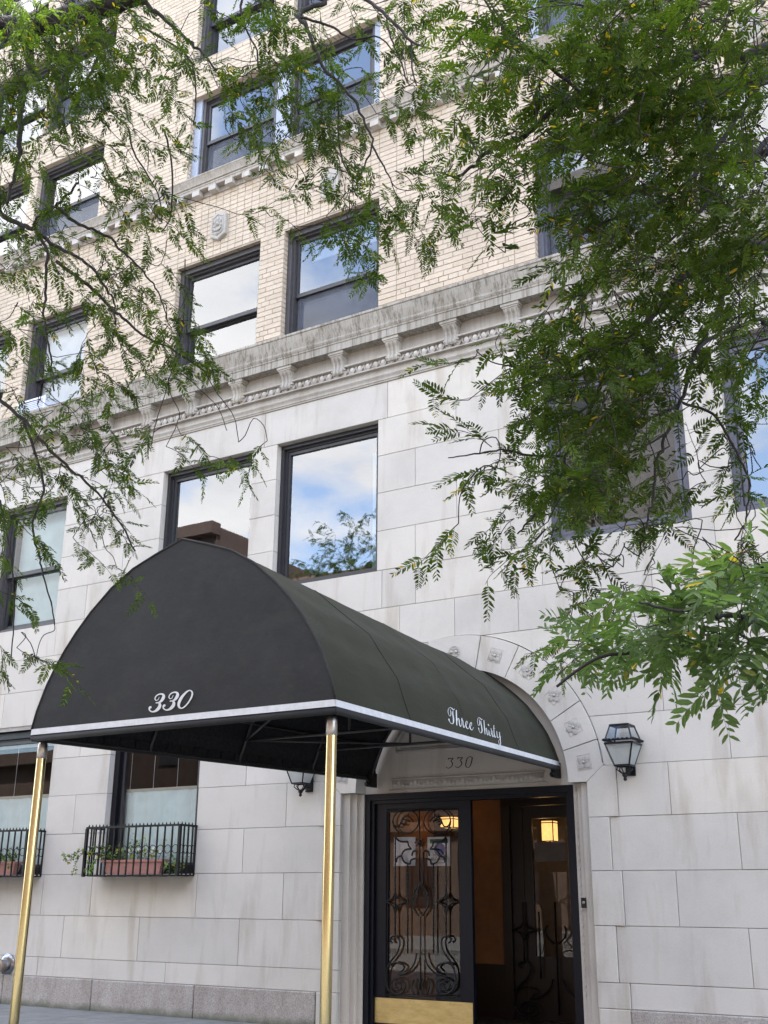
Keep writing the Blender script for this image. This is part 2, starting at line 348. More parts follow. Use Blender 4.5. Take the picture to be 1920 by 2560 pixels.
def leafmat(name, dark, light, yellow=.985, trans=.42):
    m = bpy.data.materials.new(name); m.use_nodes = True; t = m.node_tree; t.nodes.clear()
    r = rand(t)
    c = ramp(t, r, [(0, dark), (.5, tuple((a+b)/2 for a, b in zip(dark, light))), (yellow-.01, light), (yellow, (.42,.27,.02)), (1, (.45,.30,.03))])
    c = mix(t, c, ramp(t, noise(t, 2.2, 3), [(.3, .75), (.7, 1.15)]), 1, 'MULTIPLY')
    p = N(t, 'ShaderNodeBsdfPrincipled'); t.links.new(c, p.inputs['Base Color']); p.inputs['Roughness'].default_value = .55; p.inputs['Specular IOR Level'].default_value = .18
    tl = N(t, 'ShaderNodeBsdfTranslucent'); t.links.new(mix(t, c, (1.5, 1.75, .55), 1, 'MULTIPLY'), tl.inputs[0])
    mx = N(t, 'ShaderNodeMixShader'); mx.inputs[0].default_value = trans; t.links.new(p.outputs[0], mx.inputs[1]); t.links.new(tl.outputs[0], mx.inputs[2])
    o = N(t, 'ShaderNodeOutputMaterial'); t.links.new(mx.outputs[0], o.inputs[0]); return m
MAT['leaf'] = leafmat('locust leaf', (.022,.041,.006), (.080,.118,.018), .993)
MAT['leafn'] = leafmat('near locust leaf', (.058,.096,.036), (.125,.180,.075), .996)
MAT['ivy'] = leafmat('ivy leaf', (.05,.11,.03), (.20,.28,.08), .93, .3)
MAT['lime_leaf'] = leafmat('lime green leaf', (.20,.27,.03), (.42,.45,.07), .97, .3)
MAT['petal'] = mat('white petal', rough=.6, build=painted((.72,.72,.68), .6, .05))
def f_opp(c):
    def f(t, b):
        w = N(t, 'ShaderNodeTexBrick'); w.inputs['Scale'].default_value = 3.2; w.inputs['Color1'].default_value = (*c, 1); w.inputs['Color2'].default_value = (*[v*.75 for v in c], 1); w.inputs['Mortar'].default_value = (*[v*.6 for v in c], 1)
        m = N(t, 'ShaderNodeMapping'); m.inputs['Rotation'].default_value = (R(90), 0, 0); t.links.new(co(t), m.inputs[0]); t.links.new(m.outputs[0], w.inputs['Vector'])
        t.links.new(w.outputs[0], b.inputs['Base Color'])
    return f

# ------------------------------------------------------------------ ground
XL, XR = -19.5, 3.5
m = MB(); m.add([(-900,-900,-.16),(900,-900,-.16),(900,900,-.16),(-900,900,-.16)], [(0,1,2,3)]); tag(m.build('street', MAT['road']), kind='structure')
m = MB(); m.box(-70, 60, -5.45, 3, -.3, -.012); walk = tag(m.build('sidewalk', MAT['walk']), kind='structure')
xs = np.arange(-17.6, 3, 1.52); ys = [-5.4, -3.9, -2.35, -.75, -.035]
slab = {}
for i in range(len(xs)-1):
    for j in range(len(ys)-1):
        k = j
        if k not in slab: slab[k] = MB().box(.006, 1.514, ys[j]+.006, ys[j+1]-.006, -.02, 0).mesh('paving_slab', MAT['walk'])
        link('paving_slab', slab[k], walk, (xs[i], 0, 0))
m = MB(); m.box(-70, 60, -5.62, -5.455, -.3, -.004); tag(m.build('kerb', MAT['granite']), kind='structure')
m = MB(); m.box(-70, 60, -31, -19.5, -.3, -.01); tag(m.build('far_sidewalk', MAT['walk']), kind='structure')
for i in range(9):
    m = MB(); x = -30+i*4.2; m.box(x, x+2.4, -12.9, -12.75, -.165, -.156); tag(m.build('lane_marking', MAT['white']), kind='structure')

# ------------------------------------------------------------------ building
bld = empty('apartment_building', (-6.3, 0, 0), 'pale limestone and cream brick apartment house with arched entrance', 'building')
CX, CZ, RI, RO = -6.305, 2.69, 1.414, 1.83
WG, WA, WK = (-11.98, -10.28), (-9.17, -7.45), (-14.98, -13.44)
open2 = [(-14.98,-13.44,5.525,7.69), (-11.35,-9.627,5.525,7.69), (-9.17,-7.45,5.525,7.69), (-5.0,-3.26,5.525,7.69), (-2.79,-1.05,5.525,7.69), (-18.3,-16.6,5.525,7.69), (1.0,2.7,5.525,7.69)]
open1 = [(-11.98,-10.28,1.75,3.89), (-14.87,-13.17,1.75,3.89), (-2.2,-.5,1.75,3.89)]
DOOR = (-7.935, -4.675, -1, 2.69)
OPS = open1+open2+[DOOR]
OPB = [(-14.98,-13.46,9.2,11.335), (-17.2,-15.45,9.2,11.335), (-11.44,-9.705,9.2,11.335), (-9.23,-7.495,9.2,11.335), (-5.03,-3.27,9.2,11.335), (-2.8,-1.04,9.2,11.335),
       (-17.2,-15.45,12.88,14.76), (-15.23,-13.49,12.88,14.76), (-11.38,-7.505,12.88,14.76), (-5.03,-1.1,12.88,14.76),
       (-17.2,-15.3,15.55,17.5), (-15.23,-13.49,15.55,17.5), (-11.38,-9.66,15.55,17.5), (-9.23,-7.5,15.55,17.5), (-5.03,-1.1,15.55,17.5),
       (-15.23,-13.49,18.4,20.2), (-17.4,-15.6,18.4,20.2), (-11.38,-9.66,18.4,20.2), (-9.23,-7.5,18.4,20.2)]
BY, BZ0, BZ1 = .04, 8.95, 21.5
def sheet(name, x0, x1, z0, z1, y, ops, mt, parent):
    X = sorted({x0, x1, *[min(max(v, x0), x1) for o in ops for v in o[:2]]}); Z = sorted({z0, z1, *[min(max(v, z0), z1) for o in ops for v in o[2:]]})
    m = MB()
    for i in range(len(X)-1):
        for j in range(len(Z)-1):
            cx, cz = (X[i]+X[i+1])/2, (Z[j]+Z[j+1])/2
            if any(o[0] < cx < o[1] and o[2] < cz < o[3] for o in ops): continue
            m.add([(X[i],y,Z[j]),(X[i+1],y,Z[j]),(X[i+1],y,Z[j+1]),(X[i],y,Z[j+1])], [(0,1,2,3)])
    return m.build(name, mt, parent)
swall = sheet('limestone_wall', XL, XR, 0, 8.95, .014, OPS+[(CX-1.95, CX+1.95, 2.6, 4.6)], MAT['mortar'], bld)
bwall = sheet('brick_wall', XL, XR, BZ0, BZ1, BY+.011, OPB, MAT['bmortar'], bld)

# --- limestone courses, stone by stone
Zc = [.39, .64, 1.195, 1.75, 2.31, 2.86, 3.41, 3.95, 4.49, 5.01, 5.525, 6.07, 6.61, 7.15, 7.69, 8.24]
J = [[-18.6,-16.9,-15.0,-13.05,-10.66,-8.2,-4.32,-2.4,-.7,1.2],
     [-18.0,-16.2,-14.3,-12.61,-11.177,-9.468,-8.17,-4.437,-3.062,-1.4,.4,2.1],
     [-17.0,-15.1,-13.1,-12.125,-10.21,-8.795,-8.28,-4.333,-3.754,-2.2,-.5,1.3],
     [-18.0,-16.3,-9.462,-8.17,-4.437,-3.067,1.0],
     [-17.2,-15.6,-12.6,-8.79,-8.28,-4.332,-3.752,.2,1.9],
     [-18.0,-16.3,-9.466,-3.07,.9,2.3],
     [-17.2,-15.6,-12.6,-8.79,-3.75,.2,1.9],
     [-18.0,-16.2,-14.4,-12.7,-11.1,-9.47,-3.07,-1.4,.4,2.2],
     [-17.1,-15.3,-13.6,-12.0,-10.3,-8.75,-7.1,-5.44,-3.776,-2.1,-.4,1.3],
     [-18.4,-16.5,-14.9,-13.38,-11.6,-9.9,-7.37,-6.866,-5.11,-3.02,-1.3,.5,2.2],
     [-15.8,-12.786,-6.866,-5.64,-.2],
     [-16.2,-12.075,-6.25,.4],
     [-15.8,-12.77,-6.863,-5.63,-.2],
     [-16.2,-12.07,-6.242,.4],
     [-17.6,-15.2,-12.9,-11.35+.3,-9.41,-7.30,-5.3,-3.5,-2.2,-.4,1.4]]
MID = RO+.011
def cut(ivs, a, b):
    out = []
    for x0, x1 in ivs:
        if b <= x0 or a >= x1: out.append((x0, x1)); continue
        if a > x0: out.append((x0, a))
        if b < x1: out.append((b, x1))
    return out
G = .0031
def stone(poly, y0=0.0, y1=.17, ch=.003, name='stone', mt='lime', par=None):
    m = MB().prism(poly, y0, y1, ch); return m.build(name, MAT[mt], par or swall)
for k in range(len(Zc)-1):
    z0, z1 = Zc[k], Zc[k+1]; ed = [XL]+[x for x in J[k]]+[XR]
    ivs = [(ed[i], ed[i+1]) for i in range(len(ed)-1)]
    for o in open1+open2+[DOOR]:
        if o[2] < (z0+z1)/2 < o[3]: ivs = cut(ivs, o[0], o[1])
    for a, b in ivs:
        if b-a < .05: continue
        y = random.uniform(-.0015, .0015)
        zz0, zz1 = z0+G, z1-G
        quoin = z1 <= 2.9 and (abs(b-DOOR[0]) < .02 or abs(a-DOOR[1]) < .02)
        if quoin: y = -.022
        if quoin and z1 > CZ:
            s_ = 1 if a > CX else -1; u1 = (b-CX if s_ > 0 else CX-a)-G
            P = [(1.6335, zz0), (u1, zz0), (u1, zz1), (1.826, zz1), (1.6335, CZ-.003)]; P = [(CX+s_*u, z) for u, z in P]
            stone(P if s_ > 0 else P[::-1], y, .17, 0); continue
        if z1 > CZ+.2 and z0 < CZ+MID and abs((a+b)/2-CX) < 12:
            # round the arch: split at its centre line and cut the arc out
            for side in (-1, 1):
                u0, u1 = (a-CX, b-CX) if side > 0 else (CX-b, CX-a)
                u0 = max(u0, 0)
                if u1 <= 0: continue
                if u0 > MID: 
                    if (side > 0) == (a >= CX-1e-6) or True:
                        pass
                pts = []
                za, zb = zz0, min(zz1, CZ+MID)
                for i in range(11):
                    z = za+(zb-za)*i/10; pts.append((max(u0+G, math.sqrt(max(0, MID**2-(max(z, CZ)-CZ)**2))), z))
                if max(p[0] for p in pts) > u1-.02:
                    pts = [p for p in pts if p[0] < u1-.02]
                    if not pts: continue
                if zz1 > CZ+MID: pts.append((max(u0+G, 0), zz1)); 
                poly = [(u1-G, pts[0][1]), (u1-G, zz1)]+pts[::-1] if pts[-1][1] >= zz1-1e-6 or zz1 > CZ+MID else [(u1-G, pts[0][1]), (u1-G, zz1)]+pts[::-1]
                P = [(CX+side*u, z) for u, z in poly]
                if side < 0: P = P[::-1]
                stone(P, y, .17, 0)
        else:
            stone([(a+G, zz0), (b-G, zz0), (b-G, zz1), (a+G, zz1)], y)
# granite plinth
gx = [XL, -17.4, -15.5, -13.69, -11.93, -10.13, -8.25, DOOR[0]]; gx2 = [DOOR[1], -4.32, -2.5, -.7, 1.1, XR]
for L in (gx, gx2):
    for i in range(len(L)-1):
        a, b = L[i], L[i+1]
        yy = -.035 if not (b == DOOR[0] or a == DOOR[1]) else -.024
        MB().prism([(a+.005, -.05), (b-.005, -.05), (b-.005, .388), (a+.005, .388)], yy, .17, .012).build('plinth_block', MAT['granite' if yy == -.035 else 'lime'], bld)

# --- arch voussoirs with rosettes
A = [0, 14.5, 29.5, 45.2, 61.8, 78.4]
A2 = A+[101.6]+[180-a for a in A[::-1]][1:]
def pol(r, a): return (CX+r*math.cos(R(a)), CZ+r*math.sin(R(a)))
for i in range(len(A2)-1):
    a0, a1 = A2[i]+.19, A2[i+1]-.19; n = 7; key = abs((a0+a1)/2-90) < 1
    ro = RO
    inn = [pol(RI, a0+(a1-a0)*k/n) for k in range(n+1)]; out = [pol(ro, a0+(a1-a0)*k/n) for k in range(n+1)]
    if i == 0: out = [(CX+1.632, CZ+.003), (CX+1.846, CZ+.187)]+[p for p in out if math.degrees(math.atan2(p[1]-CZ, p[0]-CX)) > 6.2]; inn[0] = (CX+RI, CZ+.003)
    if i == len(A2)-2: out = [p for p in out if math.degrees(math.atan2(p[1]-CZ, p[0]-CX)) < 173.8]+[(CX-1.846, CZ+.187), (CX-1.632, CZ+.003)]; inn[-1] = (CX-RI, CZ+.003)
    poly = out+inn[::-1]
    m = MB(); nn = len(poly); yf = -.022-(.010 if key else 0)
    m.add([(x, yf, z) for x, z in poly]+[(x, .26, z) for x, z in poly], [tuple(range(nn))]+[(q, nn+q, nn+(q+1) % nn, (q+1) % nn) for q in range(nn)])
    v = m.build('voussoir', MAT['lime'], bld)
    am = 90 if key else (a0+a1)/2 if 0 < i < len(A2)-2 else (7.5 if i == 0 else 172.5)
    c = pol(1.625, am); ca, sa = math.cos(R(am-90)), math.sin(R(am-90)); h = .082
    rb = MB()
    def T(x, z, y): return (c[0]+x*ca-z*sa, y, c[1]+x*sa+z*ca)
    def petal(ang, ln, wd, y0, r0=.012):
        ax, az = math.cos(ang), math.sin(ang); pts = []
        for s_, w_, d_ in ((0, .25, .004), (.35, 1, .016), (.75, .85, .02), (1, .05, .010)):
            for sd_ in (-1, 0, 1):
                rr = r0+ln*s_; pts.append(T(ax*rr-az*wd*w_*sd_, az*rr+ax*wd*w_*sd_, y0-d_*(.75 if sd_ == 0 else .35)))
        rb.add(pts, [(r*3+q, r*3+q+1, r*3+q+4, r*3+q+3) for r in range(3) for q in range(2)])
    if key:
        for sx in (-1, 1):
            for k in range(7): petal(R(90+sx*(10+k*26)), .036, .012, yf, .02+.03*abs(math.sin(R(k*26))))
            p = T(sx*.034, .0, yf-.016); rb.ball(p, .021)
        for k in range(5): petal(R(50+20*k), .03, .014, yf, .055)
    else:
        diag = i % 2 == 1 or i in (2, 8)
        for k in range(4):
            petal(R(45+90*k) if not diag else R(90*k), h*.98, .036, yf)
            petal(R(90*k) if not diag else R(45+90*k), h*.62, .013, yf)
        rb.ball(T(0, 0, yf-.012), .017)
        for k in range(4):   # fine recessed edge of the square
            x0, z0 = (-h, -h) if k == 0 else (h, -h) if k == 1 else (h, h) if k == 2 else (-h, h)
            x1, z1 = (h, -h) if k == 0 else (h, h) if k == 1 else (-h, h) if k == 2 else (-h, -h)
            rb.bar(T(x0, z0, yf-.001), T(x1, z1, yf-.001),   .003, .003)
    rb.build('rosette', MAT['lime_shaded'], v, True)
# --- door surround: stepped jambs, tympanum, frieze
for s in (-1, 1):
    m = MB()
    for u0, u1, y0 in ((1.535, 1.6335, .045), (1.468, 1.535, .10), (1.40, 1.468, .15)):
        m.box(*sorted((CX+s*u0, CX+s*u1)), y0, .34, -.05, CZ-.004)
    for k in range(26):
        z = .5+k*.085; m.ball((CX+s*1.432, .152, z), .02, .8, .4, 1.3, 6, 4)
    m.build('door_jamb', MAT['limec'], bld)
n = 40; ty = .215
def halfdisc(m, r, y0, y1, z0=CZ):
    P = [(CX+r*math.cos(R(180*k/n)), CZ+r*math.sin(R(180*k/n))) for k in range(n+1)]
    m.prism([(x, max(z, z0)) for x, z in P], y0, y1)
m = MB(); halfdisc(m, RI+.02, ty, ty+.2); tym = m.build('tympanum', MAT['limec'], bld)
m = MB(); m.box(CX-1.02, CX+1.02, ty-.012, ty, 2.735, 2.845); m.box(CX-1.03, CX+1.03, ty-.03, ty, 2.845, 2.862); m.box(CX-1.06, CX+1.06, ty-.022, ty, 2.71, 2.735)
for k in range(34):
    x = CX-.98+k*.0594; m.ball((x, ty-.013, 2.79+.018*math.sin(k*1.7)), .026, 1.2, .45, .8+.4*abs(math.sin(k*2.1)), 7, 5)
m.build('carved_frieze', MAT['limec'], tym, True)
m = MB()                                                  # moulded arched panel above the number
P = [(CX-.95, 3.19)]+[(CX+1.16*math.cos(R(150-120*k/14))*.98, CZ+1.16*math.sin(R(150-120*k/14))) for k in range(15)]+[(CX+.95, 3.19)]
P = [(x, max(z, 3.19)) for x, z in P]
m.tube([(x, ty-.008, z) for x, z in P], .022, 6, closed=True); m.tube([(CX+(x-CX)*.93, ty-.004, 3.19+(z-3.19)*.9+.03) for x, z in P], .012, 6, closed=True)
m.build('panel_moulding', MAT['limec'], tym, True)

# --- lettering helper
def cat(pts, n=6):
    P = [np.array(p, float) for p in pts]; out = []
    for i in range(len(P)-1):
        a, b, c, d = P[max(i-1, 0)], P[i], P[i+1], P[min(i+2, len(P)-1)]
        for k in range(n):
            t = k/n; out.append(.5*((2*b)+(c-a)*t+(2*a-5*b+4*c-d)*t*t+(3*b-a-3*c+d)*t**3))
    out.append(P[-1]); return out
def strokes(mb, list_, fmap, thick, ws=1.0):
    for st in list_:
        C_ = cat(st); L, Rr = [], []
        for i in range(len(C_)):
            d = C_[min(i+1, len(C_)-1)][:2]-C_[max(i-1, 0)][:2]; l = np.hypot(*d) or 1; nn = np.array([-d[1], d[0]])/l*max(C_[i][2]*ws, 4)/2
            L.append(C_[i][:2]+nn); Rr.append(C_[i][:2]-nn)
        k = len(L); vs = [fmap(p, 0) for p in L]+[fmap(p, 0) for p in Rr]+[fmap(p, thick) for p in L]+[fmap(p, thick) for p in Rr]
        fs = []
        for i in range(k-1):
            fs += [(2*k+i, 2*k+i+1, 3*k+i+1, 3*k+i), (i, i+1, 2*k+i+1, 2*k+i), (k+i, 3*k+i, 3*k+i+1, k+i+1)]
        fs += [(0, 2*k, 3*k, k), (k-1, 2*k-1, 4*k-1, 3*k-1)]
        mb.add(vs, fs)
c3 = [(330,330,20),(370,262,45),(440,268,30),(550,252,26),(500,320,40),(450,380,30),(500,430,40),(515,520,40),(470,600,30),(390,660,30),(310,665,26),(245,610,24)]
c0 = [(1250,190,25),(1330,230,40),(1325,330,45),(1280,500,40),(1220,620,30),(1150,645,22),(1080,600,40),(1068,500,40),(1100,350,40),(1160,230,30),(1250,190,25)]
m = MB(); sc = 100/1659
strokes(m, [c3, [(x+385, y-28, w) for x, y, w in c3], c0], lambda p, t: tuple(atY(1100+p[0]*sc, 1880+p[1]*sc, ty-.001-t)), .003)
m.build('carved_number', MAT['carve'], tym)

# --- cornice between stone and brick
m = MB()
m.profile([(.1,8.24),(-.018,8.24),(-.018,8.262),(-.03,8.266),(-.03,8.285),(-.02,8.29),(-.026,8.305),(-.042,8.33),(-.046,8.338),(-.046,8.36),(.0,8.362),(.0,8.45),(-.03,8.452),(-.055,8.455),(-.055,8.475),(-.012,8.478),(-.012,8.592),(-.06,8.596),(-.075,8.60),(-.075,8.625),(.0,8.63),(.0,8.842),(.06,8.842),(.1,8.24)], XL, XR)
cor = m.build('frieze', MAT['limef'], bld)
m = MB(); m.profile([(.06,8.844),(-.160,8.844),(-.165,8.835),(-.18,8.835),(-.18,8.945),(-.19,8.95),(-.19,8.97),(-.2,8.985),(-.21,9.01),(-.21,9.03),(-.2,9.04),(-.205,9.06),(-.217,9.10),(-.235,9.16),(-.247,9.22),(-.25,9.245),(-.263,9.25),(-.263,9.285),(.06,9.305),(.06,8.844)], XL, XR)
m.build('cornice', MAT['limew'], bld)
def bracket_mesh():
    m = MB(); w = .115
    S_ = [(-.02,0),(-.045,0),(-.055,-.03),(-.05,-.06),(-.045,-.09),(-.055,-.14),(-.08,-.18),(-.11,-.20),(-.125,-.225),(-.13,-.25),(-.13,-.262)]
    S_ = [(-.015,.0),(-.07,.0),(-.085,.025),(-.082,.06),(-.07,.09),(-.072,.14),(-.092,.19),(-.125,.225),(-.138,.25)]
    pr = [(.0,.0)]+S_[1:]+[(-.138,.262),(.0,.262)]
    n_ = len(pr)
    m.add([(-w*.86, y, z) for y, z in pr]+[(w*.86, y, z) for y, z in pr], [(i, (i+1) % n_, n_+(i+1) % n_, n_+i) for i in range(n_)]+[tuple(range(n_))[::-1], tuple(range(n_, 2*n_))])
    for sx in (-.55, 0, .55): m.tube([(sx*w, y-.004, z) for y, z in S_[1:]], .016, 6)
    for sx in (-1, 1): m.lathe([(.0,-.02),(.03,-.012),(.03,.01)], (sx*w*.8, -.07, .05), 8)
    m.box(-w, w, -.15, 0, .262, .285); m.box(-w*1.12, w*1.12, -.163, 0, .285, .327)
    return m.mesh('bracket', MAT['limef'])
bm_ = bracket_mesh()
for k in range(-11, 13):
    x = -8.99+.91*k
    if XL+.2 < x < XR-.2: link('bracket', bm_, cor, (x, -.0, 8.512))
m = MB(); sp = .13
for k in range(int((XR-XL)/sp)):
    x = XL+.06+k*sp
    m.ball((x, -.022, 8.533), .044, .95, .95, 1.22, 8, 6)
    m.tube([(x-.056, -.03, 8.592), (x-.054, -.045, 8.53), (x-.03, -.05, 8.487), (x, -.05, 8.477), (x+.03, -.05, 8.487), (x+.054, -.045, 8.53), (x+.056, -.03, 8.592)], .0065, 5)
tag(m.build('egg_and_dart', MAT['limec'], cor, True), kind='stuff')
# --- string course with dentils
def string_course(z, sub):
    m = MB()
    m.profile([(.1,z-.34),(.02,z-.34),(.02,z-.245),(-.06,z-.245),(-.085,z-.24),(-.085,z-.195),(-.095,z-.185),(-.095,z-.165),(-.088,z-.155),(-.11,z-.145),(-.115,z-.12),(-.13,z-.08),(-.155,z-.03),(-.165,z-.02),(-.165,z),(.06,z+.02),(.1,z-.34)], XL, XR)
    o = m.build('string_course', MAT['limew2'], bld); dm = MB().box(0, .148, -.095, .02, 0, .092).mesh('dentil', MAT['limec'])
    for k in range(64):
        x = -11.46+.352*(k-22)
        if XL < x < XR-.2: link('dentil', dm, o, (x, 0, z-.335))
MAT['limew2'] = mat('limestone string course', rough=.9, build=limestone(.5, (.37,.335,.295)))
string_course(12.88, True)
# --- hexagonal plaques
for cx in (-10.555, -8.36, -4.9+.75, -2.0):
    m = MB(); hx = [(-.155,-.19),(0,-.275),(.155,-.19),(.155,.19),(0,.275),(-.155,.19)]
    m.prism([(cx+x, 11.86+z) for x, z in hx], -.03, .05, .012)
    o = m.build('plaque', MAT['limef'], bld)
    m = MB()
    m.tube([(cx+x*.68, -.032, 11.86+z*.72) for x, z in hx], .012, 6, closed=True)
    m.ball((cx, -.035, 11.87), .04); m.tube([(cx-.075,-.04,11.80),(cx-.04,-.045,11.755),(cx,-.045,11.74),(cx+.04,-.045,11.755),(cx+.075,-.04,11.80)], .018, 6)
    for sx in (-1, 1):
        m.ball((cx+sx*.065, -.034, 11.93), .028, 1, .6, 1.5); m.ball((cx+sx*.07, -.034, 11.84), .024, 1, .6, 1)
    m.ball((cx, -.034, 11.97), .03, .8, .6, 1.7); m.ball((cx, -.034, 11.70), .03, 1.4, .6, .8)
    m.build('carving', MAT['lime_shaded'], o, True)

# --- bricks
BH, BL, JT = .0846, .306, .011
def in_op(x0, x1, z): return [o for o in OPB if o[2]-.02 < z < o[3] and x1 > o[0] and x0 < o[1]]
STACKH = [(-11.44,-7.495,11.335,12.55), (-5.03,-1.04,11.335,12.55), (-15.23,-13.46,11.335,12.55)]
STACKS = [(-7.495,-7.189,9.2,12.55), (-5.336,-5.03,9.2,12.55), (-13.46,-13.154,9.2,12.55), (-11.746,-11.44,9.2,12.55)]
bricks = []
nrow = int((BZ1-9.2)/BH)
for r in range(nrow):
    z0 = 9.245+r*BH; zc_ = z0+BH/2
    if 12.55 < zc_ < 12.88: continue
    segs = [(XL, XR)]
    for o in OPB:
        if o[2]-.02 < zc_ < o[3]: segs = cut(segs, o[0], o[1])
    special = []
    for L, pit in ((STACKH, BL/2), (STACKS, BL)):
        for s in L:
            if s[2] < zc_ < s[3]:
                for a, b in segs:
                    q0, q1 = max(a, s[0]), min(b, s[1])
                    if q1-q0 > .05: special.append((q0, q1, pit))
                segs = cut(segs, s[0], s[1])
    for a, b, pit in special:
        x = a; nb = max(1, round((b-a)/pit)); w = (b-a)/nb
        for k in range(nb): bricks.append((a+k*w, a+(k+1)*w, z0))
    header = r % 6 == 4
    pit = BL/2 if header else BL
    for a, b in segs:
        off = (BL/2 if r % 2 else 0) + (.0 if not header else BL/4)
        x = a; first = True
        st = off if off > 0 else pit
        while x < b-1e-4:
            e = min(b, x+(st if first else pit)); first = False
            if b-e < .06: e = b
            if not header and random.random() < .06 and e-x > .29 and b-e > .2: e = x+BL/2
            bricks.append((x, e, z0)); x = e
big = []
for i, (x0, x1, z0) in enumerate(bricks):
    u, v, d = proj(((x0+x1)/2, BY, z0))
    w = x1-x0
    if 380 < u < 1280 and 430 < v < 860 and (abs(w-BL) < .0015 or abs(w-BL/2) < .0015): big.append((d, i))
big.sort(); chosen = {i for d, i in big[:300]}
def brick_mesh(w):
    return MB().prism([(JT/2, JT/2), (w-JT/2, JT/2), (w-JT/2, BH-JT/2), (JT/2, BH-JT/2)], 0, .13).mesh('brick', MAT['brick'])
bmesh_cache = {}
rest = MB(); rest.t = []
for i, (x0, x1, z0) in enumerate(bricks):
    y = BY+random.uniform(-.0025, .0025); w = x1-x0
    if i in chosen:
        k = 0 if w > .2 else 1
        if k not in bmesh_cache: bmesh_cache[k] = brick_mesh(BL if k == 0 else BL/2)
        link('brick', bmesh_cache[k], bwall, (x0, y, z0))
    else:
        j = JT/2
        rest.prism([(x0+j, z0+j), (x1-j, z0+j), (x1-j, z0+BH-j), (x0+j, z0+BH-j)], y, .17)
        rest.t += [random.random()]*8
tag(rest.build('brickwork', MAT['brick'], bwall), kind='stuff')

# --- windows (frame > sashes, panes, trim)
def ring(m, x0, x1, z0, z1, y0, y1, w, wt=None, wb=None):
    wt = wt or w; wb = wb or w
    m.box(x0, x0+w, y0, y1, z0, z1); m.box(x1-w, x1, y0, y1, z0, z1); m.box(x0+w, x1-w, y0, y1, z1-wt, z1); m.box(x0+w, x1-w, y0, y1, z0, z0+wb)
def pane(x0, x1, z0, z1, y, par, g='glass'):
    tx, tz = random.uniform(-.004, .004), random.uniform(-.003, .003)
    MB().add([(x0, y-tx-tz, z0), (x1, y+tx-tz, z0), (x1, y+tx+tz, z1), (x0, y-tx+tz, z1)], [(0,1,2,3)]).build('pane', MAT[g], par)
def window(x0, x1, z0, z1, yw, style, fm='bronze', g='glass', rail=None, fw=.06, deep=.2, screen=False):
    e = .003; x0 += e; x1 -= e; z1 -= e
    m = MB(); y0, y1 = yw+.10, yw+.10+deep
    ring(m, x0, x1, z0, z1, y0, y1, fw, fw*1.15, fw); ring(m, x0+fw, x1-fw, z0+fw, z1-fw*1.15, y0+.05, y1, .03)
    fr = m.build('window', MAT[fm], bld); a0, a1, b0, b1 = x0+fw+.02, x1-fw-.02, z0+fw+.01, z1-fw*1.15-.02
    if style == 'fixed':
        m = MB(); ring(m, a0, a1, b0, b1, y1-.10, y1-.04, .05, .06, .05); m.build('sash', MAT['sash'] if fm != 'slate' else MAT['slate'], fr)
        pane(a0+.04, a1-.04, b0+.04, b1-.05, y1-.07, fr, g)
    else:
        zr = rail or (b0+b1)/2
        m = MB(); ring(m, a0, a1, zr-.03, b1, y1-.15, y1-.10, .055, .07, .065); m.build('upper_sash', MAT['sash'], fr); pane(a0+.05, a1-.05, zr+.03, b1-.06, y1-.125, fr, g)
        m = MB(); ring(m, a0, a1, b0, zr+.03, y1-.09, y1-.04, .06, .075, .08); m.build('lower_sash', MAT['sash'], fr); pane(a0+.055, a1-.055, b0+.07, zr-.04, y1-.065, fr, g)
        if screen: MB().add([(a0+.03, y1-.105, b0+.03), (a1-.03, y1-.105, b0+.03), (a1-.03, y1-.105, zr-.03), (a0+.03, y1-.105, zr-.03)], [(0,1,2,3)]).build('insect_screen', MAT['screen'], fr)
    return fr
for o in open2:
    if o[0] < -13: window(*o, 0, 'hung', 'bronze', g='glass2', rail=6.53)
    elif o[0] < -7: window(*o, 0, 'fixed', 'sash', fw=.05, deep=.17)
    else: window(*o, 0, 'fixed', 'slate', fw=.085, deep=.12)
for o in OPB:
    z0 = o[2]+ (.05 if o[2] < 9.5 else .02)
    if o[1]-o[0] > 3:
        mid = (o[0]+o[1])/2
        MB().box(mid-.14, mid+.14, BY+.1, BY+.24, z0, o[3]-.003).build('window_mullion', MAT['trim'], bld)
        for s in (0, 1): MB().box(*( (o[0]+.003, o[0]+.15) if s == 0 else (o[1]-.15, o[1]-.003)), BY+.09, BY+.2, z0, o[3]-.003).build('window_trim', MAT['trim'], bld)
        window(o[0]+.15, mid-.14, z0, o[3], BY+.02, 'hung', 'bronze', rail=z0+.92, screen=True)
        window(mid+.14, o[1]-.15, z0, o[3], BY+.02, 'hung', 'bronze', rail=z0+.92, screen=True)
    else:
        window(*o[:2], z0, o[3], BY, 'hung', 'slate' if o[0] > -6 else 'bronze', g='glass2' if o[0] == -14.98 else 'glass', rail=z0+(o[3]-z0)*.47, fw=.075, deep=.25, screen=o[0] in (-9.23, -5.03, -15.23))
gw = []
for o in open1: gw.append(window(*o, 0, 'fixed', 'black', 'glass2', fw=.09, deep=.16))

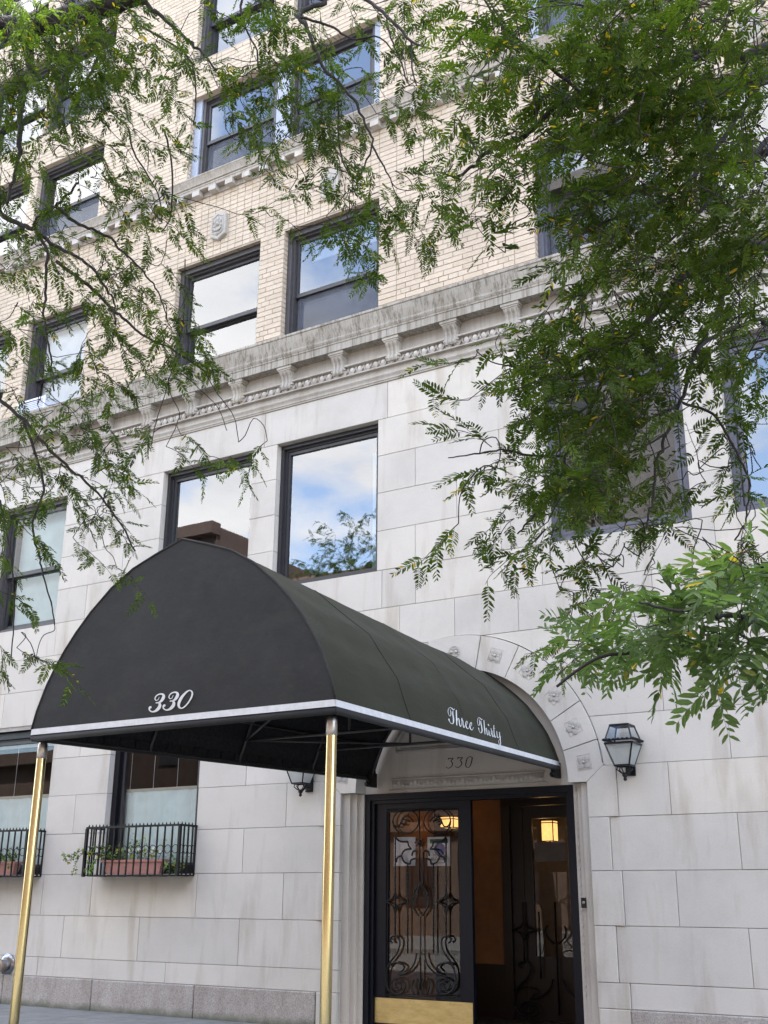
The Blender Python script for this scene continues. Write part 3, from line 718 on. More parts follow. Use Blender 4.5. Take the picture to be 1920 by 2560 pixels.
# --- rooms behind the windows
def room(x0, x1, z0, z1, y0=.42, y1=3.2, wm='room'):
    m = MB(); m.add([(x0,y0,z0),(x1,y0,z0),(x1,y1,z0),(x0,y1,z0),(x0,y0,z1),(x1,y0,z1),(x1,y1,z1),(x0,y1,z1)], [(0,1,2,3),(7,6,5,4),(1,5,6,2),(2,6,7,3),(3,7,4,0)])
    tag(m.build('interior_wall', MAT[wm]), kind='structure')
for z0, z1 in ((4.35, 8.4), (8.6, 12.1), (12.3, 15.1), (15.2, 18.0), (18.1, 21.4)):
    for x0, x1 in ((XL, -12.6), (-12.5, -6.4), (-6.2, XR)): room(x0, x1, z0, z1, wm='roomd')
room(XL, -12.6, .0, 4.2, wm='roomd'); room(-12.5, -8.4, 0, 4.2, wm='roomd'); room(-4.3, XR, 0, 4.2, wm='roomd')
m = MB(); m.box(XL-.1, XR+.1, 3.4, 14, 0, BZ1+1.2); m.box(XL-.1, XR+.1, .05, 3.39, BZ1, BZ1+1.2); m.box(XL-.1, XL-.002, .05, 3.39, 0, BZ1-.003); m.box(XR+.002, XR+.1, .05, 3.39, 0, BZ1-.003)
m.build('rear_wall', MAT['bmortar'], bld)

# --- entrance: frame, leaves, grille
DY = .18
m = MB(); ring(m, CX-1.40, CX+1.40, -.05, CZ-.004, DY, DY+.16, .075, .075, .001); ring(m, CX-1.325, CX+1.325, -.05, CZ-.08, DY+.03, DY+.16, .045, .04, .001)
m.build('door_frame', MAT['navy'], bld)
def leaf_mesh(x0, x1):
    m = MB(); ring(m, x0, x1, .03, 2.60, .25, .31, .155, .115, .30); ring(m, x0+.155, x1-.155, .33, 2.485, .262, .30, .02); return m
dl = leaf_mesh(-7.585, -6.262).build('door_leaf', MAT['navy'], bld)
pane(-7.42, -6.43, .345, 2.475, .288, dl, 'doorglass') if False else None
MAT['doorglass'] = glassmat('door glass', (.88,.88,.88), 1.1, .01)
pane(-7.42, -6.43, .345, 2.475, .288, dl, 'doorglass')
m = MB(); m.box(-7.575, -6.275, .243, .2495, .075, .345)
for k in range(6):
    for z in (.10, .32): m.ball((-7.53+k*.241, .242, z), .009)
m.build('kick_plate', MAT['brass2'], dl)
m = MB(); gs = 300/1106
def gp(x, y): return tuple(atY(900+x*gs, 1960+y*gs, .236))
def gl_(pts, r=.0115, mir=True, sm=True):
    P = [p[:2] for p in cat([(x, y, 0) for x, y in pts], 5)] if sm else pts
    m.tube([gp(*p) for p in P], r, 6)
    if mir: m.tube([gp(1118-p[0], p[1]+ (p[0]-559)*.03*0) for p in P], r, 6)
for x, a, b in ((325, 490, 1390), (440, 740, 1560)):
    gl_([(x, a), (x, b)], .009, True, False)
    for yy in range(a+60, b, 38): 
        for xx in (x, 1118-x): m.ball(gp(xx, yy), .0125, 1, 1, 1.3, 6, 4)
gl_([(548, 245), (552, 900)], .008, False, False); gl_([(582, 620), (588, 930)], .008, False, False)
for cx_, cy_, rr in ((422, 345, 118), (712, 345, 124)):
    m.tube([gp(cx_+rr*math.cos(R(12*k)), cy_+rr*.95*math.sin(R(12*k))) for k in range(30)], .0085, 6, closed=True)
    s_ = 1 if cx_ > 559 else -1
    for pts in ([(-72,0),(-20,-50),(28,-28),(35,22),(5,28)], [(32,-26),(62,44),(102,40),(122,-4)], [(-20,-50),(-28,-74)], [(28,-28),(0,-12),(-40,0)]):
        P = cat([(cx_+s_*x, cy_+y, 0) for x, y in pts], 5); m.tube([gp(p[0], p[1]) for p in P], .009, 6)
gl_([(325,490),(370,528),(440,532)]); gl_([(440,532),(448,570),(472,597)], .009, True, False)
gl_([(472,597),(412,610),(385,662),(410,720),(462,738)]); gl_([(462,738),(472,700),(512,686)]); gl_([(335,722),(345,678),(385,662)]); gl_([(478,662),(490,622),(522,615)])
gl_([(325,1000),(300,1050),(238,1085)]); gl_([(238,1085),(300,1120),(325,1190)]); gl_([(325,1000),(350,1050),(418,1085)]); gl_([(418,1085),(350,1120),(325,1190)])
gl_([(556,925),(505,985),(498,1030)]); gl_([(556,925),(532,985),(530,1035)]); gl_([(500,1035),(485,1085),(500,1150),(545,1215)])
gl_([(559,1215),(559,1900)], .009, False, False)
gl_([(302,1465),(278,1440),(300,1405),(350,1412),(368,1470),(340,1560),(280,1640),(248,1720),(240,1850),(272,1915)])
gl_([(250,1700),(300,1652),(370,1655),(410,1690),(375,1735)])
gl_([(345+ (95-k*2.3)*math.cos(R(200-k*22)), 1855+(95-k*2.3)*math.sin(R(200-k*22))) for k in range(34)], .009)
gl_([(500,1940),(480,1860),(500,1800)]); gl_([(530,1940),(545,1850),(520,1790)]); gl_([(595,1560),(620,1660),(690,1740),(760,1760)], .011)
gl_([(235,1945),(900,1960)], .009, False, False); gl_([(250,235),(880,225)], .008, False, False)
m.ball(gp(548, 540), .035, 1, .6, 1, 10, 6)
for k in range(8): m.ball(gp(548+38*math.cos(R(45*k)), 540+38*math.sin(R(45*k))), .014, 1, .6, 1, 6, 4)
m.build('iron_grille', MAT['iron'], dl, True)
# the other leaf stands open, folded into the vestibule beside the right jamb
m = MB(); x = -4.985
m.box(x-.05, x, .36, 1.6, .03, .33); m.box(x-.05, x, .36, 1.6, 2.485, 2.6); m.box(x-.05, x, .36, .5, .33, 2.485); m.box(x-.05, x, 1.45, 1.6, .33, 2.485)
ol = m.build('door_leaf', MAT['navy'], bld)
MB().add([(x-.025,.5,.33),(x-.025,1.45,.33),(x-.025,1.45,2.485),(x-.025,.5,2.485)], [(0,1,2,3)]).build('pane', MAT['doorglass'], ol)
m = MB(); m.box(-7.7, -4.9, .0, .6, -.02, .028); m.build('threshold', MAT['steel'], bld)
# vestibule
VX0, VX1, VY1, VZ = -7.75, -4.9, 2.1, 3.05
m = MB(); m.box(VX0-.05, VX0, .36, VY1, 0, VZ); m.box(VX1, VX1+.05, .36, VY1, 0, VZ); m.box(VX0-.05, VX1+.05, .42, VY1+.08, VZ, VZ+.05)
m.box(VX0, -6.73, VY1, VY1+.08, 0, VZ); m.box(-6.73, -5.2, VY1, VY1+.08, 2.76, VZ); m.box(-5.2, VX1, VY1, VY1+.08, 0, VZ); m.box(VX0, VX1, .42, .44, 2.66, VZ)
tag(m.build('vestibule_wall', MAT['amber']), kind='structure')
m = MB(); m.box(VX0, -7.24, VY1-.06, VY1-.045, .66, VZ-.02); m.box(VX0, -6.74, VY1-.03, VY1-.002, 0.02, .62); m.box(VX0, -6.74, VY1-.04, VY1-.002, .62, .66); tag(m.build('wainscot_dark_panel', MAT['wood']), kind='structure')  # wood base, plus a tall panel added to darken the view behind the left leaf
m = MB(); m.box(VX0, VX1, .36, 6, -.02, .02); tag(m.build('vestibule_floor', MAT['floor']), kind='structure')
m = MB(); m.box(-8.6, -4.3, 6, 6.1, 0, 3); m.box(-8.6, -8.5, VY1+.1, 6, 0, 3); m.box(-4.4, -4.3, VY1+.1, 6, 0, 3); m.box(-8.6, -4.3, VY1+.1, 6.1, 3.11, 3.2); tag(m.build('lobby_wall', MAT['wood']), kind='structure')
m = MB(); ring(m, -6.73, -5.2, 0, 2.76, VY1-.05, VY1+.1, .12, .12, .01); m.box(-6.61, -6.44, VY1, VY1+.06, 0, 2.63); idf = m.build('inner_door_frame', MAT['wood'], bld)
m = MB(); ring(m, -6.44, -5.33, .02, 2.63, VY1+.01, VY1+.05, .13, .16, .75); il = m.build('inner_door_leaf', MAT['wood'], bld)
pane(-6.32, -5.45, .76, 2.48, VY1+.03, il, 'doorglass')
m = MB()
def ip(x, y): return (-6.62+(x-235)/650*1.25, VY1-.05, .05+(1945-y)/1710*2.05)
for pts in ([(302,1465),(278,1440),(300,1405),(350,1412),(368,1470),(340,1560),(280,1640),(248,1720),(240,1850),(272,1915)], [(250,1700),(300,1652),(370,1655),(410,1690),(375,1735)],
            [(345+(95-k*2.3)*math.cos(R(200-k*22)), 1855+(95-k*2.3)*math.sin(R(200-k*22))) for k in range(34)], [(325,1000),(300,1050),(238,1085)], [(238,1085),(300,1120),(325,1190)], [(325,1000),(350,1050),(418,1085)], [(418,1085),(350,1120),(325,1190)],
            [(500,1035),(485,1085),(500,1150),(545,1215)], [(595,1560),(620,1660),(690,1740),(760,1760)], [(325,800),(325,1390)], [(440,900),(440,1560)], [(559,800),(559,1900)]):
    P = cat([(x, y, 0) for x, y in pts], 4)
    m.tube([ip(p[0], p[1]) for p in P], .012, 6); m.tube([ip(1118-p[0], p[1]) for p in P], .012, 6)
m.build('iron_grille', MAT['iron'], il, True)
MB().tube([(-5.62, VY1-.05, .95), (-5.62, VY1-.05, 1.75)], .014, 8).build('pull_handle', MAT['brass'], il, True)
# lamps seen inside, lit
def inlamp(x, y, z, label, w=.09, h=.2):
    r = empty('wall_lamp', (x, y, z-h), label, 'lamp')
    MB().box(x-w, x+w, y-w, y+w, z-h/2, z+h/2).build('lamp_glass', MAT['lit'], r)
    m = MB()
    for sx in (-1, 1):
        for sy in (-1, 1): m.bar((x+sx*w, y+sy*w, z-h/2-.01), (x+sx*w, y+sy*w, z+h/2+.01), .012)
    for zz in (-h/2, h/2-.03, h/2): m.box(x-w-.008, x+w+.008, y-w-.008, y-w+.004, z+zz-.006, z+zz+.006); m.box(x+w-.004, x+w+.008, y-w, y+w, z+zz-.006, z+zz+.006)
    m.tube([(x, y, z-h/2), (x, y, z-h/2-.05), (x, y+.12, z-h/2-.1), (x, y+.2, z-h/2-.06)], .012, 6)
    m.build('lamp_frame', MAT['iron'], r)
    l = bpy.data.lights.new('lamp_light', 'POINT'); l.energy = .24; l.color = (1, .55, .22); l.shadow_soft_size = .08
    lo = bpy.data.objects.new('lamp_light', l); COL.objects.link(lo); lo.parent = r; lo.location = Vector((0, -.22, h+.02))
p = atY(*(820+1242*.446, 1900+398*.446), VY1+.6); inlamp(p[0], p[1], p[2], 'square amber lantern glowing inside the open right doorway', .085, .27)
p = atY(*(820+685*.446, 1900+350*.446), VY1-.25); inlamp(p[0], p[1], p[2], 'round-lit amber wall lamp glowing behind the iron door grille', .10, .14)

for x0, x1, lb in ((-62, XL-.15, 'unseen brick building added on the left to block the sun'), (XR+.15, 46, 'unseen brick building added on the right to block the sun')):
    r = empty('sun_blocking_building', ((x0+x1)/2, 0, 0), lb, 'building', 'unseen buildings added to block the sun')  # unseen masses either side, added to keep direct sun off the front
    MB().box(x0, x1, .02, 14, 0, 23.5).build('wall', MAT['bmortar'], r)
    wm = MB().box(0, 1.5, 0, .08, 0, 2.0).mesh('window', MAT['sash'])
    for fl in range(6):
        for k in range(int((x1-x0)/3.4)): link('window', wm, r, (x0+1+k*3.4, -.03, 1.4+fl*3.6))
# ------------------------------------------------------------------ canopy
can = empty('entrance_canopy', (CX, -5.03, 0), 'charcoal canvas entrance canopy numbered 330 on brass poles', 'canopy')
FY, BYc = -5.03, .14
front = [(0,4.393),(.30,4.297),(.555,4.205),(.80,4.06),(1.03,3.867),(1.19,3.70),(1.316,3.544),(1.42,3.39),(1.50,3.248),(1.593,3.024),(1.634,2.864),(1.640,2.812),(1.645,2.775)]
back = [(0,4.262),(.22,4.165),(.405,4.02),(.58,3.89),(.75,3.745),(.884,3.614),(.99,3.47),(1.06,3.375),(1.12,3.275),(1.197,3.105),(1.252,2.945),(1.258,2.895),(1.262,2.86)]
CXc = -6.318
RAILS = (0, 2, 5, 8, 10)
def sect(t, smooth=True):
    L = []
    for (u0, z0), (u1, z1) in zip(front, back): L.append((u0+(u1-u0)*t, z0+(z1-z0)*t))
    k = min(1, t/.14)*min(1, (1-t)/.05); k = k*k*(3-2*k)          # cloth pulls flat between the pipes, smooth only at the end hoops
    out = list(L)
    for a, b in zip(RAILS[:-1], RAILS[1:]):
        for i in range(a+1, b):
            f_ = sum(math.dist(L[j], L[j+1]) for j in range(a, i))/sum(math.dist(L[j], L[j+1]) for j in range(a, b))
            c_ = (L[a][0]+(L[b][0]-L[a][0])*f_, L[a][1]+(L[b][1]-L[a][1])*f_); q = 1.25*k
            out[i] = (L[i][0]+(c_[0]-L[i][0])*q, L[i][1]+(c_[1]-L[i][1])*q)
    return out
NT = 48; nP = len(front)
def canopy_surface(i0, i1, off=0):
    m = MB()
    for s in (-1, 1):
        base = len(m.v); rows = []
        for k in range(NT+1):
            t = k/NT; L = sect(t); sag = .013*math.sin(math.pi*((t*4) % 1))+.004*math.sin(t*61+(i0+3)*1.7)   # cloth dips between the hoops
            row = []
            for i in range(i0, i1+1):
                u, z = L[i]; w_ = .0 if i in (10, 11, 12) else (.35 if i in RAILS else 1.0)
                u2 = u-(sag*w_*.55+off); z2 = z-(sag*w_*.55)-(off if i < 6 else off*.3)
                row.append((CXc+(CX-CXc)*t+s*max(u2, 0), FY+(BYc-FY)*t, z2))
            rows.append(row)
        q = i1-i0+1; vs = [p for r_ in rows for p in r_]
        m.add(vs, [(k*q+i, k*q+i+1, (k+1)*q+i+1, (k+1)*q+i) for k in range(NT) for i in range(q-1)])
    return m
cs = canopy_surface(0, 10).build('canopy_cover', MAT['canvas2'], can, 2)
for t in (.25, .5, .75):
    L = sect(t); P = [(CXc+(CX-CXc)*t+s*(u+.001), FY+(BYc-FY)*t, z+.001) for s, LL in ((1, L[:11][::-1]), (-1, L[1:11])) for u, z in LL]
    m = MB(); m.tube(P, .003, 5); m.build('seam', MAT['canvas2'], can, True)
canopy_surface(10, 11).build('white_band', MAT['letter'], can)
m = MB()
for s in (-1, 1):
    rows = []
    for k in range(NT+1):
        t = k/NT; L = sect(t); u, z = L[11]; u2, z2 = L[12]; X0 = CXc+(CX-CXc)*t; Y0 = FY+(BYc-FY)*t
        ring_ = [(X0+s*(u-.022+.027*math.sin(R(a))), Y0, z-.028+.027*math.cos(R(a))) for a in range(0, 330, 30)]
        rows.append([(X0+s*u, Y0, z)]+ring_[2:])
    q = len(rows[0]); m.add([p for r_ in rows for p in r_], [(k*q+i, k*q+i+1, (k+1)*q+i+1, (k+1)*q+i) for k in range(NT) for i in range(q-1)])
m.build('side_valance', MAT['canvas'], can, True)
# front panel with its band and rolled hem
L = sect(0)
m = MB(); P = [(CXc+u, z) for u, z in L[:11]][::-1]+[(CXc-u, z) for u, z in L[1:11]]
cz = 3.45; nn = len(P); rings = 7; vs = []
for k in range(rings+1):
    f_ = k/rings
    for x, z in P: vs.append((CXc+(x-CXc)*f_, FY-.002-.012*(1-f_**2), cz+(z-cz)*f_))
m.add(vs, [(k*nn+i, k*nn+(i+1) % nn, (k+1)*nn+(i+1) % nn, (k+1)*nn+i) for k in range(rings) for i in range(nn)])
m.build('front_panel', MAT['canvas'], can, True)
MB().add([(CXc-L[10][0], FY-.003, L[10][1]), (CXc+L[10][0], FY-.003, L[10][1]), (CXc+L[11][0], FY-.003, L[11][1]), (CXc-L[11][0], FY-.003, L[11][1])], [(0,1,2,3)]).build('white_band', MAT['letter'], can)
m = MB(); m.tube([(CXc-1.636, FY+.022, 2.784), (CXc+1.636, FY+.022, 2.784)], .028, 12); m.build('front_hem', MAT['canvas'], can, True)
P = [(CXc+s*u, FY-.001, z) for s, LL in ((1, L[:11][::-1]), (-1, L[1:11])) for u, z in LL]
m = MB(); m.tube(P, .011, 6); m.build('edge_piping', MAT['canvas'], can, True)
canopy_surface(0, 11, .018).build('lining', MAT['lining'], can)
# scalloped inner skirt
for s in (-1, 1):
    m = MB()
    for k in range(26):
        t0, t1 = (k+.04)/26, (k+.96)/26
        pts = []
        for t in (t0, (t0+t1)/2, t1):
            u, z = sect(t)[11]; X = CXc+(CX-CXc)*t+s*(u-.045); Y = FY+(BYc-FY)*t; pts.append((X, Y, z))
        (a, b, c_) = pts
        m.add([(a[0],a[1],a[2]+.07), (c_[0],c_[1],c_[2]+.07), (c_[0],c_[1],c_[2]-.01), (b[0],b[1],b[2]-.045), (a[0],a[1],a[2]-.01)], [(0,1,2,3,4)])
    m.build('inner_skirt', MAT['lining'], can)
# pipe frame
def pt(t, u, z): return (CXc+(CX-CXc)*t+u, FY+(BYc-FY)*t, z)
for t in (.02, .27, .52, .76, .985):
    L = sect(t); P = [pt(t, s*(u-.035), z-.03) for s, LL in ((1, L[:12][::-1]), (-1, L[1:12])) for u, z in LL]
    m = MB(); m.tube(P, .016, 6); m.build('frame_hoop', MAT['steel2'] if 'steel2' in MAT else MAT['sash'], can, True)
for s in (-1, 1):
    L0, L1 = sect(.02), sect(.985)
    for i in (2, 5, 8, 11): MB().tube([pt(.02, s*(L0[i][0]-.035), L0[i][1]-.025), pt(.985, s*(L1[i][0]-.035), L1[i][1]-.025)], .015, 6).build('frame_rail', MAT['sash'], can, True)
MAT['pipe'] = mat('galvanised pipe', rough=.5, build=painted((.03,.03,.029), .5))
MB().tube([pt(.02, 0, 4.33), pt(.985, 0, 4.22)], .016, 6).build('frame_rail', MAT['pipe'], can, True)
for t in (.27, .52, .76):
    L = sect(t); MB().tube([pt(t, -(L[9][0]-.03), L[9][1]), pt(t, L[9][0]-.03, L[9][1])], .016, 6).build('cross_brace', MAT['pipe'], can, True)
    MB().tube([pt(t, 0, L[9][1]), pt(t, 0, L[0][1]-.04)], .014, 6).build('strut', MAT['pipe'], can, True)
for t0, t1 in ((.02, .27), (.52, .27), (.52, .76)):
    MB().tube([pt(t0, -(sect(t0)[9][0]-.04), sect(t0)[9][1]), pt(t1, 0, sect(t1)[9][1])], .013, 6).build('diagonal_brace', MAT['pipe'], can, True)
for s in (-1, 1):
    m = MB(); X = CX+s*1.235; m.box(X-.022, X+.022, -.03, .16, 2.76, 2.93); m.lathe([(.03,0),(.032,.05),(.02,.07)], (X, .0, 2.79), 10, 'y'); m.build('wall_bracket', MAT['iron'], can)
    X = -4.806 if s > 0 else -7.945
    m = MB(); m.lathe([(.042, 0.03), (.042, 2.62)], (X, -4.89, 0), 28); m.lathe([(.085, 0), (.085, .02), (.05, .035)], (X, -4.89, .0), 24); m.build('pole', MAT['brass'], can, 2)
    m = MB(); m.lathe([(.0425, 2.62), (.044, 2.622), (.044, 2.74), (.036, 2.76)], (X, -4.89, 0), 24); m.build('pole_collar', MAT['steel'], can, 2)
# lettering on the canopy
n3 = [(498,338,12),(470,402,16),(422,426,22),(390,395,26),(400,340,27),(450,287,29),(520,260,34),(588,268,50),(614,312,72),(598,372,78),(548,442,60),(488,477,34),(408,490,28)]
n3b = [(478,478,34),(512,520,66),(505,590,82),(452,662,74),(382,708,48),(312,718,32),(256,686,34),(240,642,40),(262,606,60),(296,596,44)]
n0 = [(1300,160,26),(1352,212,38),(1350,290,44),(1310,390,38),(1230,510,34),(1140,600,32),(1072,628,30),(1020,600,52),(1002,530,66),(1032,430,74),(1092,330,66),(1170,240,50),(1240,182,34),(1300,160,26)]
sc1 = 160/1659
m = MB(); strokes(m, [n3, n3b]+[[(x+362, y-45, w) for x, y, w in q] for q in (n3, n3b)]+[n0], lambda p, t: tuple(atY(350+p[0]*sc1, 1710+p[1]*sc1, FY-.0145-t)), .002)
m.build('number_lettering', MAT['letter'], can)
tt = [[(305,268,12),(300,330,30),(315,430,34),(320,520,34),(305,578,26),(265,578,15),(225,532,14),(208,482,30),(203,462,26)],
 [(235,232,9),(256,310,20),(250,388,16),(215,385,10),(190,322,11),(185,260,13),(205,207,11),(240,187,12),(280,210,20),(320,245,24),(348,218,7)],
 [(388,250,26),(390,350,34),(395,480,34),(400,625,28)], [(402,570,9),(415,482,11),(440,450,14),(455,500,26),(465,590,26),(490,652,18),(515,600,9),(516,520,9)],
 [(516,520,9),(520,445,9),(530,490,20),(548,525,20),(552,600,24),(575,678,22),(605,622,9)],
 [(605,622,9),(650,592,9),(655,537,13),(630,525,14),(618,600,24),(640,682,22),(680,705,15),(705,652,9)],
 [(705,652,9),(755,632,9),(760,570,13),(735,555,14),(718,630,24),(738,712,22),(775,736,15),(808,668,8)],
 [(990,508,10),(986,560,22),(1005,650,26),(1016,740,28),(1005,802,22),(975,802,12),(945,752,11),(935,702,24),(930,682,20)],
 [(945,478,8),(956,560,16),(948,622,12),(920,612,9),(905,552,9),(905,490,10),(925,442,9),(950,435,10),(980,460,16),(1005,485,18),(1030,466,6)],
 [(1060,492,18),(1068,600,24),(1078,720,24),(1090,842,20)], [(1088,790,8),(1098,712,9),(1120,690,12),(1130,740,20),(1140,820,20),(1160,862,14),(1178,810,8),(1180,740,8)],
 [(1178,735,10),(1190,800,18),(1200,860,18),(1220,882,12),(1240,830,8),(1236,760,8)], [(1163,590,20),(1172,615,22),(1186,640,14)],
 [(1233,690,8),(1240,730,14),(1258,770,16),(1265,840,18),(1285,907,16),(1305,860,8)],
 [(1303,618,16),(1305,720,20),(1312,830,20),(1335,917,16),(1360,880,8)], [(1285,688,7),(1338,696,7)],
 [(1372,765,10),(1380,840,18),(1395,920,16),(1425,922,10),(1447,860,8)], [(1440,788,16),(1450,880,18),(1462,980,18),(1470,1080,16),(1455,1106,12),(1430,1060,9),(1425,1000,8),(1450,960,7),(1480,895,6)]]
bmx = bmesh.new(); bmx.from_mesh(cs.data); bvh = BVHTree.FromBMesh(bmx)
sc2 = 170/1659
def on_side(p, t):
    d = Vector(ray(1100+p[0]*sc2, 1750+p[1]*sc2)).normalized(); h, nrm, idx, dist = bvh.ray_cast(Vector(CAM), d)
    if h is None: h = Vector(atY(1100+p[0]*sc2, 1750+p[1]*sc2, -2)); nrm = Vector((1,0,0))
    if nrm.dot(d) > 0: nrm = -nrm
    return tuple(h+nrm*(.004+t))
m = MB(); strokes(m, tt, on_side, .0015, .8); m.build('side_lettering', MAT['letter'], can)
bmx.free()

# ------------------------------------------------------------------ wall lanterns
def lantern(x, label):
    y = -.2; r = empty('wall_lantern', (x, 0, 2.6), label, 'lantern', 'lanterns flanking the entrance')
    zb, zr, zt = 2.82, 3.05, 3.245; hb, hr, ht = .082, .152, .102
    m = MB()
    for sx, sy in ((1,1),(1,-1),(-1,1),(-1,-1)):
        m.bar((x+sx*hb, y+sy*hb, zb), (x+sx*hr, y+sy*hr, zr), .014); m.bar((x+sx*hr, y+sy*hr, zr+.03), (x+sx*ht, y+sy*ht, zt), .013)
    for h, z, w in ((hb, zb, .018), (hr, zr, .02), (hr+.008, zr+.032, .018), (ht, zt, .02)):
        for a, b in (((-1,-1),(1,-1)),((1,-1),(1,1)),((1,1),(-1,1)),((-1,1),(-1,-1))): m.bar((x+a[0]*h, y+a[1]*h, z), (x+b[0]*h, y+b[1]*h, z), w, w)
    for k in range(7):
        o_ = -hr+hr*2*k/6
        for a in ((x+o_, y-hr-.012), (x-hr-.012, y+o_), (x+hr+.012, y+o_)): m.ball((a[0], a[1], zr+.038), .02, 1, 1, .8, 6, 4)
    m.box(x-ht, x+ht, y-ht, y+ht, zt+.004, zt+.014); m.build('lantern_frame', MAT['black'], r)
    def panes(h0, z0, h1, z1, mt, nm):
        for a, b in (((-1,-1),(1,-1)),((1,-1),(1,1)),((1,1),(-1,1)),((-1,1),(-1,-1))):
            MB().add([(x+a[0]*h0, y+a[1]*h0, z0), (x+b[0]*h0, y+b[1]*h0, z0), (x+b[0]*h1, y+b[1]*h1, z1), (x+a[0]*h1, y+a[1]*h1, z1)], [(0,1,2,3)]).build(nm, MAT[mt], r)
    panes(hb, zb, hr, zr, 'frost', 'frosted_pane'); panes(hr, zr+.035, ht, zt, 'lglass', 'roof_pane')
    m = MB(); m.lathe([(.012,0),(.02,.03),(.022,.09),(.012,.14),(.003,.17)], (x, y, zb+.02), 10); m.build('bulb', MAT['shade'], r, True)
    m = MB()
    for k in range(6):
        a = R(60*k+30); m.tube([(x+.07*math.cos(a), y+.07*math.sin(a), zb-.005), (x+.085*math.cos(a), y+.085*math.sin(a), zb-.04), (x+.04*math.cos(a), y+.04*math.sin(a), zb-.075), (x, y, zb-.085)], .007, 5)
    m.lathe([(.008,-.16),(.022,-.145),(.014,-.125),(.03,-.105),(.03,-.09),(.012,-.075)], (x, y, zb), 10)
    m.build('finial_cage', MAT['black'], r, True)
    m = MB(); m.box(x-.055, x+.055, -.018, .01, 2.73, 2.93); m.tube([(x, -.01, 2.86), (x, -.07, 2.84), (x, -.11, 2.77), (x, -.16, 2.735), (x, y, 2.74)], .013, 6); m.tube([(x, -.01, 2.80), (x, -.06, 2.77), (x, -.05, 2.73), (x, -.03, 2.75)], .009, 6)
    m.build('bracket_arm', MAT['black'], r)
lantern(-4.165, 'black tapered lantern with frosted panes right of the stone arch'); lantern(-8.43, 'black lantern left of the doorway, half hidden by canopy edge')

# ------------------------------------------------------------------ window guards, planters, plants
def guard(x0, x1, label):
    r = empty('window_guard', ((x0+x1)/2, -.16, 1.72), label, 'window guard', 'iron guards on the ground floor windows')
    yf, z0, z1 = -.335, 1.73, 2.345
    m = MB(); m.box(x0, x1, yf, 0, z0-.012, z0+.004)
    for a in np.linspace(x0+.1, x1-.1, 5): m.bar((a, yf, z0-.006), (a, -.002, z0-.006), .03, .02)
    m.build('guard_floor', MAT['iron'], r)
    m = MB(); m.box(x0-.012, x1+.012, yf-.014, yf+.014, z1, z1+.026); m.box(x0-.012, x0+.012, yf, 0, z1, z1+.026); m.box(x1-.012, x1+.012, yf, 0, z1, z1+.026); m.build('top_rail', MAT['iron'], r)
    bmh = MB().box(-.009, .009, -.009, .009, z0, z1).mesh('baluster', MAT['iron']); pmh = MB().box(-.019, .019, -.019, .019, z0-.02, z1+.004).mesh('corner_post', MAT['iron'])
    nb = 13; X = np.linspace(x0, x1, nb+1)
    for k in range(1, nb): link('baluster', bmh, r, (X[k], yf, 0))
    for x in (x0, x1):
        link('corner_post', pmh, r, (x, yf, 0))
        for yy in (-.25, -.165, -.08): link('baluster', bmh, r, (x, yy, 0))
        link('baluster', bmh, r, (x, -.012, 0))
    rr = (X[1]-X[0])/2-.012
    rm = MB().tube([(rr*math.cos(R(24*k)), 0, rr*math.sin(R(24*k))) for k in range(15)], .005, 5, closed=True).mesh('ring', MAT['iron'], True)
    for k in range(nb): link('ring', rm, r, ((X[k]+X[k+1])/2, yf, 2.055))
    rm2 = MB().tube([(0, .034*math.cos(R(24*k)), rr*math.sin(R(24*k))) for k in range(15)], .005, 5, closed=True).mesh('ring', MAT['iron'], True)
    for x in (x0, x1):
        for yy in (-.29, -.207, -.122, -.045): link('ring', rm2, r, (x, yy, 2.055))
    m = MB()
    for a in np.arange(x0+.03, x1, .068): m.lathe([(.013,0),(.011,.012),(.002,.034)], (a, yf, z1+.024), 5)
    for x in (x0, x1):
        for yy in np.arange(-.3, -.01, .068): m.lathe([(.013,0),(.011,.012),(.002,.034)], (x, yy, z1+.024), 5)
    tag(m.build('spike_row', MAT['iron'], r), kind='stuff')
guard(-11.965, -10.265, 'black iron window guard holding a trough of trailing ivy'); guard(-14.86, -13.16, 'black iron window guard behind the left brass pole, cut by frame edge')
def planter(x0, x1, label):
    m = MB(); yb, yt = -.25, -.10; z0, z1 = 1.745, 1.93
    def loop(dx, dy, z): return [(x0+dx, yb+dy, z), (x1-dx, yb+dy, z), (x1-dx, yt-dy, z), (x0+dx, yt-dy, z)]
    rows = [loop(.07,.03,z0), loop(.02,.01,z1-.03), loop(-.01,-.012,z1-.03), loop(-.012,-.014,z1), loop(.012,.01,z1), loop(.02,.015,z1-.04)]
    m.add([p for q in rows for p in q], [(k*4+i, k*4+(i+1) % 4, (k+1)*4+(i+1) % 4, (k+1)*4+i) for k in range(5) for i in range(4)]+[(3,2,1,0)])
    r = m.build('planter_trough', MAT['terra']); tag(r, label, 'planter', 'terracotta planters in the window guards')
    MB().add(loop(.02,.015,z1-.035), [(0,1,2,3)]).build('soil', MAT['soil'], r)
planter(-11.72, -10.62, 'pink terracotta trough inside the guard left of the entrance'); planter(-14.6, -13.45, 'pink terracotta trough behind the left brass pole')
def leafquad(m, p, d, nrm, l, w):
    d = Vector(d).normalized(); nrm = Vector(nrm); s = d.cross(nrm)
    if s.length < 1e-4: s = d.orthogonal()
    s.normalize(); u = s.cross(d); p = Vector(p)
    m.add([p, p+d*l*.25+s*w*.5+u*.1*w, p+d*l*.6+s*w*.38+u*.1*w, p+d*l-u*.1*l, p+d*l*.6-s*w*.38+u*.1*w, p+d*l*.25-s*w*.5+u*.1*w], [(0,1,2,3), (0,3,4,5)])
def rv(s=1): return Vector((random.gauss(0, s), random.gauss(0, s), random.gauss(0, s)))
